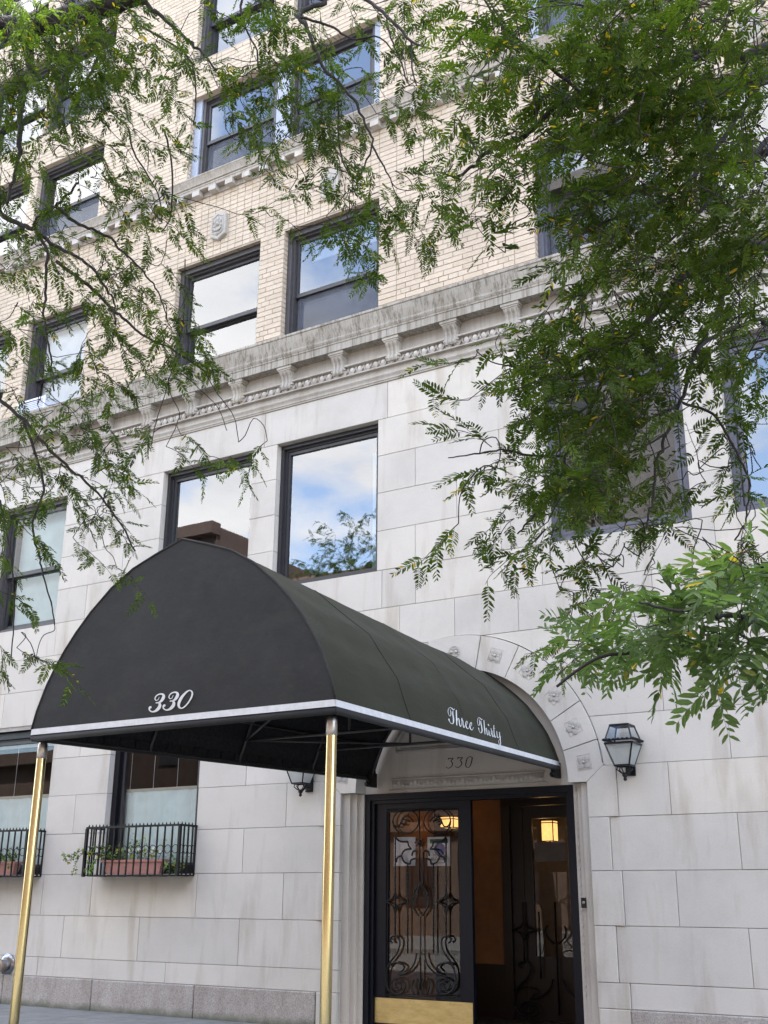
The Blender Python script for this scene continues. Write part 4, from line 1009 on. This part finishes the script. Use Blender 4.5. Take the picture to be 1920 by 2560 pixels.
def bushy(name, cx, cy, z0, wx, wy, h, n, mt, label, catn, trail=None, flowers=0, stem='ivy'):
    r = empty(name, (cx, cy, z0), label, catn)
    lm = MB(); lm.t = []; sm = MB()
    def leaf(p, d, s):
        k = len(lm.v); leafquad(lm, p, d, Vector((0,-.5,1))+rv(.5), s, s*.85); lm.t += [random.random()]*(len(lm.v)-k)
    for i in range(n):
        b = Vector((cx+random.uniform(-wx, wx), cy+random.uniform(-wy, wy), z0)); tip = b+Vector((random.gauss(0, .07), random.gauss(-.03, .05), random.uniform(.25, 1)*h))
        mid = (b+tip)/2+rv(.02); sm.tube([b, mid, tip], [.004, .003, .002], 5)
        for q in range(5): leaf(b.lerp(tip, .3+.7*random.random())+rv(.02), rv()+Vector((0,-.6,.1)), random.uniform(.035, .06))
    for P in trail or []:
        C_ = [Vector(p[:3]) for p in cat(P, 5)]; sm.tube(C_, .003, 5)
        for p in C_:
            for q in range(2): leaf(p+rv(.012), rv()+Vector((0,-.7,-.3)), random.uniform(.03, .055))
    lm.build('leaves', MAT[mt], r); sm.build('stems', MAT['twig'], r)
    if flowers:
        fm = MB()
        for i in range(flowers):
            c_ = Vector((cx+random.uniform(-wx, wx)*.9, cy-.07+random.uniform(-.03, .03), z0+random.uniform(.09, .2)))
            for k in range(5): leafquad(fm, c_, Vector((math.cos(k*1.26), -.35, math.sin(k*1.26))), (0,-1,.2), .035, .022)
        fm.build('flowers', MAT['petal'], r)
bushy('ivy_plant', -11.5, -.17, 1.9, .28, .05, .3, 26, 'ivy', 'green ivy trailing over the left end of the window guard', 'plant',
      trail=[[(-11.7,-.3,2.0),(-11.95,-.37,2.06),(-12.1,-.38,2.02),(-12.28,-.38,1.98),(-12.36,-.36,2.02)], [(-11.95,-.37,2.04),(-12.05,-.38,1.95),(-12.1,-.38,1.82),(-12.14,-.37,1.74)], [(-12.1,-.38,2.0),(-12.22,-.38,1.93),(-12.33,-.37,1.95)], [(-11.6,-.34,2.0),(-11.75,-.36,1.9),(-11.8,-.35,1.76)], [(-11.8,-.35,2.1),(-11.86,-.36,1.95),(-11.9,-.34,1.78)]])
bushy('potted_plant', -10.98, -.17, 1.9, .36, .05, .36, 14, 'lime_leaf', 'lime leaved plant with white flowers in the pink trough', 'plant', flowers=9)
bushy('potted_plant', -10.45, -.2, 1.75, .14, .08, .22, 14, 'ivy', 'small dark green plant in the right corner of the guard', 'plant')
bushy('potted_plant', -13.75, -.17, 1.9, .3, .05, .26, 20, 'ivy', 'bushy green plant behind the left brass pole', 'plant', trail=[[(-13.7,-.3,1.98),(-13.72,-.36,1.85),(-13.7,-.36,1.74)], [(-13.45,-.3,1.96),(-13.42,-.36,1.84)]])

# ------------------------------------------------------------------ curtains, shades, notices, small fittings
def cloth(name, x0, x1, z0, z1, y, mt, label, catn, fold=.02, nf=7, group=None):
    m = MB(); nx, nz_ = 60, 12; vs = []
    for j in range(nz_+1):
        for i in range(nx+1):
            a = i/nx; b = j/nz_
            vs.append((x0+(x1-x0)*a, y+fold*math.sin(a*nf*6.283+.6*math.sin(b*3))*(1-.5*b)+.4*fold*math.sin(a*nf*13+b*4), z0+(z1-z0)*b))
    m.add(vs, [(j*(nx+1)+i, j*(nx+1)+i+1, (j+1)*(nx+1)+i+1, (j+1)*(nx+1)+i) for j in range(nz_) for i in range(nx)])
    o = m.build(name, MAT[mt], None, True); tag(o, label, catn, group); return o
for x0, x1, lb in ((-11.86, -10.4, 'pale blue half curtain in the window left of the entrance'), (-14.75, -13.29, 'pale blue half curtain behind the left brass pole')):
    o = cloth('half_curtain', x0, x1, 1.8, 2.90, .262, 'curtain', lb, 'curtain', .014, 5)
    MB().box(x0, x1, .248, .266, 2.885, 2.925).build('hem', MAT['hem'], o)
    m = MB()
    for k in range(4): m.tube([(x0+.06+k*(x1-x0-.12)/3, .27, 2.9), (x0+.06+k*(x1-x0-.12)/3, .27, 3.74)], .0035, 5)
    m.build('cords', MAT['shade'], o)
    MB().box(x0, x1, .265, .29, 3.66, 3.80).build('rolled_blind', MAT['curtain'], o)
cloth('sheer_curtain', -7.78, -7.56, 5.62, 7.4, .40, 'teal', 'pale sheer curtain at the right edge of the plate glass above the canopy', 'curtain', .02, 3)
def shade(x0, x1, z0, z1, y, mt, label):
    m = MB(); m.box(x0, x1, y, y+.006, z0, z1); o = m.build('roller_shade', MAT[mt]); tag(o, label, 'window shade')
    MB().box(x0, x1, y-.006, y+.012, z0-.012, z0+.012).build('hem_bar', MAT[mt], o)
shade(-14.85, -13.55, 5.62, 7.6, .36, 'teal', 'pale green shade in the leftmost second floor window')
shade(-14.86, -13.58, 9.75, 11.2, .42, 'shade', 'white roller shade in the brick wall window above the air conditioner')
shade(-15.0, -13.6, 12.95, 13.75, .42, 'shade', 'white shade in the lower sash of the upper left window')
shade(-8.95, -7.7, 10.9, 11.2, .42, 'shade', 'white shade rolled high in the brick wall window above the plate glass')
def notice(x0, x1, z0, z1, y, label, kind):
    o = MB().box(x0, x1, y, y+.002, z0, z1).build('paper_notice', MAT['paper']); tag(o, label, 'notice')
    w, h = x1-x0, z1-z0
    if kind:
        MB().box(x0+.12*w, x1-.1*w, y-.0015, y, z1-.22*h, z1-.07*h).build('green_header', MAT['green'], o)
        MB().lathe([(.075, 0), (.075, .0015)], (x0+.54*w, y, z0+.57*h), 24, 'y').build('blue_emblem', MAT['blue'], o)
        m = MB(); m.box(x0+.2*w, x1-.15*w, y-.0015, y, z0+.10*h, z0+.115*h); m.build('small_print', MAT['ink'], o)
        for s, zz, sz in (('MASKS', .31, .052), ('REQUIRED', .20, .046)):
            cu = bpy.data.curves.new('print', 'FONT'); cu.body = s; cu.size = sz; cu.align_x = 'CENTER'; cu.extrude = .0005
            tmp = bpy.data.objects.new('print', cu); COL.objects.link(tmp); dg = bpy.context.evaluated_depsgraph_get(); me = bpy.data.meshes.new_from_object(tmp.evaluated_get(dg)); bpy.data.objects.remove(tmp)
            me.transform(Matrix.Translation((x0+.52*w, y-.002, z0+zz*h)) @ Matrix.Rotation(R(90), 4, 'X')); me.materials.clear(); me.materials.append(MAT['ink']); link('printed_line', me, o)
notice(-7.352, -7.047, 1.83, 2.168, .30, 'plain white paper notice on the left side of the door glass', 0)
notice(-6.88, -6.57, 1.825, 2.16, .30, 'paper notice with green header and blue circle on the door glass', 1)
p0 = atY(820+1160*.446, 1900+465*.446, VY1); p1 = atY(820+1335*.446, 1900+568*.446, VY1)
notice(p0[0], p1[0], p1[2], p0[2], VY1-.01, 'dim paper notice on the inner door of the open doorway', 0)
bpy.data.objects['paper_notice.002'].data.materials[0] = mat('dimmed paper', rough=.9, build=painted((.16,.14,.13), .9, .15, 6))  # dimness of the doorway put into this notice's paper colour
m = MB(); m.box(-4.832, -4.775, .035, .048, 1.37, 1.475); o = m.build('entry_buzzer', MAT['black']); tag(o, 'small black entry buzzer on the right door jamb', 'buzzer')
MB().lathe([(.016,0),(.016,.006),(.012,.01)], (-4.803, .036, 1.425), 14, 'y').build('button', MAT['steel'], o)
r = empty('standpipe_inlet', (-13.66, 0, .5), 'chrome pipe inlet low on the wall at the left frame edge', 'pipe inlet')
m = MB(); m.lathe([(.15,0),(.15,.015),(.13,.03),(.10,.04)], (-13.66, -.002, .52), 28, 'y'); m.build('flange', MAT['chrome'], r, 2)
m = MB(); m.lathe([(.085,.03),(.085,.13),(.095,.13),(.095,.16),(.08,.165)], (-13.68, -.002, .505), 24, 'y'); m.build('cap', MAT['steel'], r, 2)
r = empty('air_conditioner', (-14.45, .0, 9.33), 'small white air conditioner in the left brick wall window', 'air conditioner')
m = MB(); m.box(-14.78, -14.1, -.14, .35, 9.30, 9.6); m.build('casing', MAT['acwhite'], r)
for k in range(7): MB().box(-14.74, -14.14, -.146, -.139, 9.335+k*.035, 9.35+k*.035).build('louvre', MAT['trim'], r)

# ------------------------------------------------------------------ honey locust trees
def frond_template(npair, seed, droop=.18, lw=.30, ll=.23):
    g = np.random.default_rng(seed); V, F, TI = [], [], []
    def add(vs, fs, t):
        n = len(V); V.extend(vs); F.extend([tuple(i+n for i in f) for f in fs]); TI.extend([t]*len(vs))
    bend = g.normal(0, .08)
    def rach(x): return np.array([x, bend*x*x, -droop*x*x])
    for k in range(4):
        a, b = rach(k/4), rach((k+1)/4); w0, w1 = .008*(1-k/5), .008*(1-(k+1)/5)
        add([a+[0,w0,0], a+[0,-w0,0], a+[0,0,-w0], b+[0,w1,0], b+[0,-w1,0], b+[0,0,-w1]], [(0,3,4,1),(1,4,5,2),(2,5,3,0)], .3)
    for i in range(npair):
        x = .12+.88*(i+.5)/npair
        for s in (-1, 1):
            if g.random() < .04: continue
            xx = x+(.4/npair if s > 0 else 0)*.6; p = rach(min(xx, 1.0)); L = ll*(1.0-.45*max(0, (x-.55)/.45))*(.8+.2*min(1, x/.25))*g.uniform(.88, 1.1)
            a = R(62-26*x+g.normal(0, 7)); up = g.normal(-.08, .16)
            d = np.array([math.cos(a), s*math.sin(a), up]); d /= np.linalg.norm(d)
            sd = np.cross(d, [0, 0, 1]); sd /= np.linalg.norm(sd); roll = g.normal(0, .35); nz_ = np.cross(sd, d); sd = sd*math.cos(roll)+nz_*math.sin(roll); nz_ = np.cross(sd, d)
            w = L*lw; f_ = .12*w
            add([p, p+d*L*.28+sd*w*.46+nz_*f_, p+d*L*.7+sd*w*.42+nz_*f_, p+d*L-np.array([0,0,.04*L]), p+d*L*.7-sd*w*.42+nz_*f_, p+d*L*.28-sd*w*.46+nz_*f_], [(0,1,2,3),(0,3,4,5)], float(g.uniform(0, .22)))
    return np.array(V), F, np.array(TI)
TPL = [frond_template(n, s, d) for n, s, d in ((11,1,.15),(12,2,.25),(10,3,.1),(13,4,.3),(9,5,.2),(12,6,.05))]
TPN = [frond_template(n, s, d, lw=.33, ll=.30) for n, s, d in ((7,11,.15),(8,12,.25),(6,13,.1),(8,14,.2))]
TPM = {}
def tpl_mesh(kind, i, mt):
    if (kind, i, mt) not in TPM:
        V, F, TI = (TPL if kind == 0 else TPN)[i]; me = bpy.data.meshes.new('leaf'); me.from_pydata(V.tolist(), [], F); me.materials.append(MAT[mt])
        a = me.attributes.new('tint', 'FLOAT', 'POINT'); a.data.foreach_set('value', TI); TPM[(kind, i, mt)] = me
    return TPM[(kind, i, mt)]
class Tree:
    def __init__(s, name, base, label, mt='leaf', kind=0, parent=None):
        s.root = empty(name, base, label, None if parent else 'tree', None, parent); s.sub = parent is not None; s.mt = mt; s.kind = kind; s.fr = []; s.nodes = []; s.twig = MB(); s.limbs = 0
    def limb(s, pts, r0, r1, name='limb', n=8, sub=5, keep=True):
        C_ = cat([(*p,) for p in pts], sub); k = len(C_); P = []
        for i, p in enumerate(C_):
            j = np.array([random.gauss(0, 1) for _ in range(3)])*min(.004, .3*r0) if 0 < i < k-1 else 0
            P.append(p+j)
        rr = [r0+(r1-r0)*i/(k-1) for i in range(k)]
        MB().tube(P, rr, n).build(name, MAT['bark'], s.root, True)
        if keep: s.nodes += [np.array(p) for p in P]
        return P
    def thin(s, P, r0, r1):
        P = cat(P, 3); k = len(P); s.twig.tube(P, [r0+(r1-r0)*i/(k-1) for i in range(k)], 5)
    def frond(s, p, d, up, ln):
        d = np.asarray(d, float); d = d/np.linalg.norm(d); up = np.asarray(up, float); y = np.cross(up, d); y /= np.linalg.norm(y); z = np.cross(d, y)
        s.fr.append((np.asarray(p, float), np.stack([d, y, z], 1)*ln, random.randrange(len(TPL if s.kind == 0 else TPN)), random.random()))
    def spray(s, c, tend, ln=.32, nf=6, fl=.165, connect=True, rt=.002, maxd=.6, droop=.38):
        t = np.asarray(tend)+rng.normal(0, .45, 3); t /= np.linalg.norm(t); c = np.asarray(c)
        P = [c-t*ln/2]; cur = t.copy(); n = 6
        for k in range(n):
            cur = cur+rng.normal(0, .16, 3)+np.array([0, 0, -.07]); cur /= np.linalg.norm(cur); P.append(P[-1]+cur*ln/n)
        if connect and s.nodes:
            Nn = np.array(s.nodes); dd = np.linalg.norm(Nn-P[0], axis=1); j = int(np.argmin(dd))
            if .06 < dd[j] < maxd and Nn[j][2] > P[0][2]-.12:
                a = Nn[j]; mid = (a+P[0])/2+rng.normal(0, .05, 3)+np.array([0, 0, .05]); Q = [a, a*.6+mid*.4+rng.normal(0, .015, 3), mid, mid*.5+P[0]*.5+rng.normal(0, .015, 3), P[0]]
                s.thin(Q, rt*1.3, rt); s.nodes.append(P[0]); s.nodes.append(P[3])
        s.thin(P, rt, rt*.45)
        for k in range(nf):
            f_ = (k+.6)/nf*n; i = min(n-1, int(f_)); p = P[i]+(P[i+1]-P[i])*(f_-i)
            for q in range(1 if random.random() < .75 else 2):
                sdv = np.cross(cur, [0, 0, 1]); sdv /= (np.linalg.norm(sdv)+1e-9); sg = 1 if (k+q) % 2 else -1
                d = cur*.55+sdv*sg*.8+rng.normal(0, .38, 3)+np.array([0, 0, -droop])
                s.frond(p, d, np.array([0, 0, 1.0])+rng.normal(0, .5, 3), fl*rng.uniform(.72, 1.15))
    def finish(s, nind=300):
        tag(s.twig.build('twigs', MAT['twig'], s.root, True), kind='stuff')
        sc = []
        for i, (p, B, k, t) in enumerate(s.fr):
            u, v, d = proj(p); vis = -40 < u < 1960 and -40 < v < 2600 and d > .3
            sc.append((-(np.linalg.norm(B[:, 0])/d) if vis else 9, i))
        sc.sort(); ind = {i for a, i in sc[:nind]}
        VV, FF, TT = [], [], []; nb = 0
        lv = s.root if s.sub else empty('crown', tuple(s.root.location), parent=s.root)
        for i, (p, B, k, t) in enumerate(s.fr):
            V, F, TI = (TPL if s.kind == 0 else TPN)[k]
            if i in ind:
                o = link('leaf', tpl_mesh(s.kind, k, s.mt), lv, p); Mx = Matrix(B.tolist()).to_4x4(); Mx.translation = Vector(p)-wl(lv); o.matrix_local = Mx
            else:
                VV.append(V@B.T+p); FF.append((F, nb)); TT.append((TI+t) % 1 if s.mt != 'leafn' else TI+t*.7); nb += len(V)
        if VV:
            me = bpy.data.meshes.new('foliage'); A_ = np.concatenate(VV); faces = [tuple(i+n for i in f) for F, n in FF for f in F]
            me.from_pydata(A_.tolist(), [], faces); me.materials.append(MAT[s.mt]); at = me.attributes.new('tint', 'FLOAT', 'POINT'); at.data.foreach_set('value', np.concatenate(TT))
            o = link('foliage', me, lv); o['kind'] = 'stuff'
def Dp(x, y, d): return atD(x*DS, y*DS, d)
T1 = Tree('honey_locust_tree', (-9.6, -6.3, -.1), 'honey locust reaching in from the left with sparse feathery leaves')
T2 = Tree('honey_locust_tree', (1.1, -6.0, -.1), 'dense dark honey locust filling the upper right')
# trunks stand outside the picture on the kerb line
for T, bx, by, hts in ((T1, -9.6, -6.3, 6.6), (T2, 1.1, -6.0, 5.6)):
    T.limb([(bx, by, -.15), (bx+.03, by, .5), (bx-.05, by+.05, 2.2), (bx+.05, by, 4), (bx+.1, by-.1, hts), (bx+.1, by, hts+3.4)], .21, .07, 'trunk', 14, keep=False)
TA = np.array([-9.5, -6.4, 6.4]); TB = np.array([1.2, -6.1, 5.4])
def line(T, pts, d0, d1, r0, r1, start=None, name='limb'):
    P = [Dp(x, y, d0+(d1-d0)*i/(len(pts)-1)) for i, (x, y) in enumerate(pts)]
    if start is not None: P = [start, start*.5+P[0]*.5+np.array([0, 0, .12])]+P
    T.limb(P, r0, r1, name)
line(T1, [(-60,78),(0,66),(60,58),(110,47),(200,26),(290,-12),(420,-60),(560,-50)], 6.6, 6.2, .088, .05, TA)
line(T1, [(60,66),(66,140),(52,190),(45,240),(42,330),(28,390),(15,440)], 6.5, 6.0, .026, .007)
line(T1, [(215,26),(216,90),(205,140),(175,200),(150,240)], 6.4, 6.2, .014, .005)
line(T1, [(-40,430),(0,462),(45,487),(72,492),(82,470),(110,452),(137,430),(170,395)], 6.5, 6.1, .02, .006, TA+np.array([0,0,-1.2]))
line(T1, [(72,492),(87,515),(102,542),(100,582),(99,632),(95,672),(100,720),(112,782),(117,845)], 6.4, 6.0, .011, .004)
line(T1, [(72,492),(120,532),(160,550),(190,572),(225,617),(247,652),(250,700)], 6.4, 6.0, .012, .004)
line(T1, [(122,565),(175,605),(217,640),(250,675),(287,705),(322,732),(368,752),(440,800)], 6.3, 5.9, .011, .004)
line(T1, [(120,445),(160,480),(200,495),(240,515),(257,537),(287,562),(325,605),(350,650),(362,692)], 6.2, 5.9, .010, .003)
line(T1, [(-40,830),(0,863),(50,908),(90,953),(140,1003),(200,1053),(250,1116),(292,1190)], 6.2, 5.7, .014, .004, TA+np.array([0,0,-2.2]))
line(T1, [(50,908),(80,990),(95,1060),(70,1130),(85,1200),(92,1240),(110,1300),(118,1350)], 6.1, 5.7, .008, .003)
line(T1, [(0,1080),(20,1180),(28,1260),(30,1330),(24,1420)], 6.2, 5.9, .006, .003)
line(T1, [(290,-10),(340,30),(390,72),(430,110),(470,150)], 6.3, 6.0, .014, .005)
line(T1, [(310,60),(395,112),(420,160),(422,230),(418,270)], 6.2, 6.0, .007, .003)
line(T1, [(278,280),(290,330),(320,380),(345,430),(350,480)], 6.2, 6.0, .006, .003); line(T1, [(355,280),(370,350),(372,420),(368,470),(350,500)], 6.2, 6.0, .006, .003)
line(T1, [(560,-50),(701,0),(652,23),(647,37),(664,63),(675,95),(704,152),(756,206),(790,266),(804,315),(770,398)], 6.2, 5.6, .016, .004)
line(T1, [(730,170),(732,300),(742,350),(765,390),(780,400)], 6.0, 5.7, .006, .003); line(T1, [(804,315),(830,360),(850,400)], 5.8, 5.6, .006, .003)
line(T1, [(650,37),(720,60),(760,85),(820,82),(870,140)], 6.0, 5.7, .008, .003); line(T1, [(560,-50),(522,0),(530,60),(555,110),(562,190),(570,240)], 6.2, 6.0, .008, .003)
line(T1, [(700,-40),(790,0),(836,34),(890,88),(930,105)], 6.0, 5.4, .012, .005); line(T1, [(888,90),(890,150),(900,185)], 5.6, 5.5, .006, .003); line(T1, [(836,34),(840,70),(865,130),(880,180)], 5.8, 5.6, .006, .003)
line(T1, [(350,720),(365,780),(420,830),(470,880),(490,930)], 5.9, 5.7, .0028, .002); line(T1, [(440,800),(470,850),(505,900),(515,955)], 5.9, 5.7, .0028, .002); line(T1, [(400,560),(395,700),(362,830),(335,920),(325,975)], 5.9, 5.7, .0028, .002)
line(T2, [(1720,95),(1659,105),(1594,125),(1557,108),(1482,120),(1429,150),(1369,168),(1294,193),(1244,210),(1209,222),(1142,287),(1092,312),(1047,332),(1012,367),(985,385)], 4.9, 4.4, .034, .005, TB)
line(T2, [(1514,122),(1444,175),(1419,207),(1364,235),(1331,260),(1281,312),(1230,370)], 4.7, 4.4, .014, .005)
line(T2, [(1720,520),(1659,530),(1586,530),(1527,565),(1464,610),(1422,670),(1360,720),(1290,745),(1200,790),(1100,790)], 4.8, 4.2, .026, .005, TB+np.array([0,0,-1.0]))
line(T2, [(1635,537),(1586,586),(1568,621),(1545,680),(1506,757),(1488,799),(1471,868),(1437,942),(1415,1011),(1412,1076),(1397,1120),(1378,1201)], 4.7, 4.2, .013, .003)
line(T2, [(1475,870),(1540,895),(1572,942),(1594,983),(1619,1039),(1615,1083),(1609,1130),(1587,1167)], 4.4, 4.2, .006, .003)
line(T2, [(1460,880),(1400,905),(1370,920)], 4.4, 4.3, .005, .002); line(T2, [(1440,935),(1380,970),(1330,985)], 4.3, 4.2, .005, .002)
line(T2, [(1330,760),(1276,881),(1247,937),(1222,983),(1212,1026),(1176,1083),(1147,1122),(1118,1153)], 4.5, 4.2, .010, .003)
line(T2, [(1220,985),(1150,985),(1093,972),(1036,980),(968,989)], 4.3, 4.1, .006, .002)
line(T2, [(1720,700),(1640,690),(1560,720),(1500,760)], 4.7, 4.4, .014, .006, TB+np.array([0,0,-1.5])); line(T2, [(1659,150),(1540,330),(1440,430),(1330,470),(1230,520)], 4.7, 4.3, .012, .004)
line(T2, [(1659,300),(1580,380),(1500,470),(1420,540)], 4.7, 4.4, .012, .004); line(T2, [(1260,205),(1160,120),(1090,60),(1040,-10)], 4.6, 4.5, .008, .004)
# where the leaves hang, in cells of the view: 0 none .. 9 closed
GRID = """
888634676545677889978
788655576455667898577
777544567535566799888
665442455533565888888
555410245524566588888
454420044465523788888
555540021663223667888
555530000121231356788
556652100000012467888
455653100000357899886
445553000000357887556
445410000000146885223
455315500000346875323
555410000000015765313
434500000000355445232
214300000000010133212
111000000000000012111
330000000000000000000
200000000000000000000
""".split()
cell = 1659/21
for r_, row in enumerate(GRID):
    for c_, ch in enumerate(row):
        v = int(ch)
        if not v: continue
        left = c_ < 12; cov = v/10 if v < 9 else .93
        k = -math.log(1-cov*.97)*((3.1 if left else 2.35)*((1.4 if left else 1.15) if v >= 7 else 1))
        n_ = int(k)+(1 if rng.random() < k-int(k) else 0)
        for q in range(n_):
            x, y = (c_+rng.random())*cell, (r_+rng.random())*cell
            if left:
                T1.spray(Dp(x, y, rng.uniform(5.5, 6.5)), RT*.7-UP*.5+FW*rng.normal(0, .3), .28, 7, .132, droop=.26)
            else:
                T2.spray(Dp(x, y, rng.uniform(3.9, 4.9)), -RT*.9-UP*.12+FW*rng.normal(0, .3), .22, 6, .14, droop=.12)
        if not left and v >= 7 and rng.random() < .6:
            for q in range(1): T2.spray(Dp((c_+rng.random())*cell, (r_+rng.random())*cell, rng.uniform(4.9, 5.8)), -RT*.7-UP*.3, .3, 8, .135, False)
# leaves above and outside the picture keep both crowns whole
for T, b, n_ in ((T1, (-9.3, -6.3, 8.6), 70), (T2, (1.2, -6.0, 7.8), 80)):
    for q in range(n_):
        p = np.array(b)+rng.normal(0, 1, 3)*np.array([1.0, 1.0, .9]); u, v_, d_ = proj(p)
        if d_ > .5 and -250 < u < 2170 and -250 < v_ < 2800: continue
        T.spray(p, rng.normal(0, 1, 3), .35, 7, .17, False)
for x, y, d in ((1175,1395,4.5),(1215,1405,4.4),(1240,1420,4.4),(1245,1215,4.3),(1300,1190,4.2),(1270,1260,4.3),(1310,1290,4.2),(1230,1300,4.3),(1378,1150,4.2),(1400,1130,4.2)): T2.spray(Dp(x, y, d), -RT*.8-UP*.3, .2, 5, .11, True)
# the low branch that hangs close to the camera
T2n = Tree('low_branch', Dp(1700, 1320, 2.6), 'near low branch with large pale leaflets above the lantern', 'leafn', 1, T2.root)
line(T2n, [(1830,1250),(1740,1296),(1659,1326),(1620,1341),(1590,1362),(1551,1378),(1490,1392),(1430,1402),(1294,1423),(1203,1483)], 2.8, 2.5, .013, .003, TB+np.array([0,0,-2.2]))
line(T2n, [(1620,1341),(1599,1329),(1551,1329),(1490,1320),(1433,1314),(1380,1300)], 2.3, 2.1, .006, .002)
line(T2n, [(1551,1329),(1549,1300),(1552,1280)], 2.25, 2.2, .004, .002); line(T2n, [(1590,1362),(1640,1400),(1665,1450)], 2.5, 2.4, .004, .002); line(T2n, [(1740,1296),(1690,1260),(1640,1220)], 2.6, 2.4, .006, .003)
NB = [(1230,1470,2.9,3),(1270,1440,2.8,4),(1320,1430,2.7,4),(1370,1420,2.6,4),(1420,1400,2.5,4),(1470,1390,2.4,4),(1260,1420,2.9,2),(1520,1370,2.35,3),(1560,1400,2.3,2),(1440,1340,2.3,3),(1500,1300,2.15,2),(1400,1310,2.25,2),(1340,1305,2.25,1),
      (1450,1440,2.4,2),(1540,1450,2.3,2),(1490,1460,2.5,1),(1580,1330,2.2,2),(1610,1300,2.4,3),(1640,1260,2.4,3),(1655,1210,2.4,2),(1640,1370,2.4,1),(1645,1420,2.3,2),(1650,1460,2.3,1),(1360,1470,2.6,1),(1400,1480,2.45,1),(1560,1280,2.1,1),(1560,1240,2.1,1),(1700,1300,2.4,4),(1730,1380,2.4,4),(1720,1210,2.4,4)]
for x, y, d, n_ in NB:
    for q in range(max(1, int(n_*.72+rng.random()))):
        T2n.spray(Dp(x+48+rng.normal(0, 22), y-60+rng.normal(0, 12), d+rng.normal(0, .08)), -RT*.9-UP*.18, .12, 3, .14, True, .001, .4, droop=.12)
T1.finish(); T2.finish(); T2n.finish(300)

# ------------------------------------------------------------------ the other side of the street (seen in the glass)
def opp(x0, x1, z1, c, label, y=-31):
    r = empty('row_building', ((x0+x1)/2, y, 0), label, 'building', 'buildings across the street'); mm = mat('street brick', c, .9, build=f_opp(c))
    MB().box(x0, x1, y-14, y, -.2, z1).build('wall', mm, r)
    m = MB(); m.box(x0-.1, x1+.1, y-.2, y+.5, z1-.5, z1+.15); m.box(x0, x1, y-.1, y+.25, 4.2, 4.6); m.build('parapet', mm, r)
    wm = MB().box(0, 1.3, 0, .06, 0, 1.9).mesh('window', MAT['sash']); nx = int((x1-x0)/3)
    for fl in range(int((z1-2)/3.3)):
        for k in range(nx): link('window', wm, r, (x0+(k+.5)*(x1-x0)/nx-.65, y+.005, 1.2+fl*3.3))
opp(-70, -44.1, 9, (.16,.11,.085), 'low brown shop building across the street on the far left'); opp(-44, -37, 20, (.075,.048,.037), 'tall brown brick house across the street mirrored in the plate glass'); opp(-36.9, -19, 16.2, (.18,.12,.09), 'low brick row house across the street'); opp(-18.9, -13.4, 34, (.13,.12,.115), 'tall grey building across the street')
opp(-13.3, 8, 13.5, (.2,.135,.105), 'red brick row house across the street behind the camera'); opp(8.1, 40, 19, (.26,.22,.19), 'tan building across the street on the far right')
for x, y, h, sd_, lb in ((-21.0, -20.5, 15.3, 3, 'street tree across the road mirrored in the plate glass'), (-12.2, -20.5, 15.6, 4, 'street tree across the road behind the camera'), (-47, -20.5, 10, 6, 'street tree across the road far left')):
    T = Tree('street_tree', (x, y, -.1), lb)
    P = T.limb([(x, y, -.1), (x+.1, y, 2), (x-.1, y+.1, 4.5), (x, y, h-2.5)], .2, .06, 'trunk', 10)
    g = np.random.default_rng(sd_)
    for k in range(6):
        a = k*1.05; T.limb([(x, y, 4+k*.5), (x+1.2*math.cos(a), y+1.2*math.sin(a), 5.5+k*.6), (x+2.4*math.cos(a), y+2.2*math.sin(a), 6.5+k*.8)], .07, .015)
    for k in range(200):
        d = g.normal(0, 1, 3); d /= np.linalg.norm(d); T.spray(np.array([x, y, h-3.2])+d*np.array([2.7, 2.5, 3.0])*g.uniform(.35, 1), d, .8, 9, .34, False, .006)
    T.finish(0)
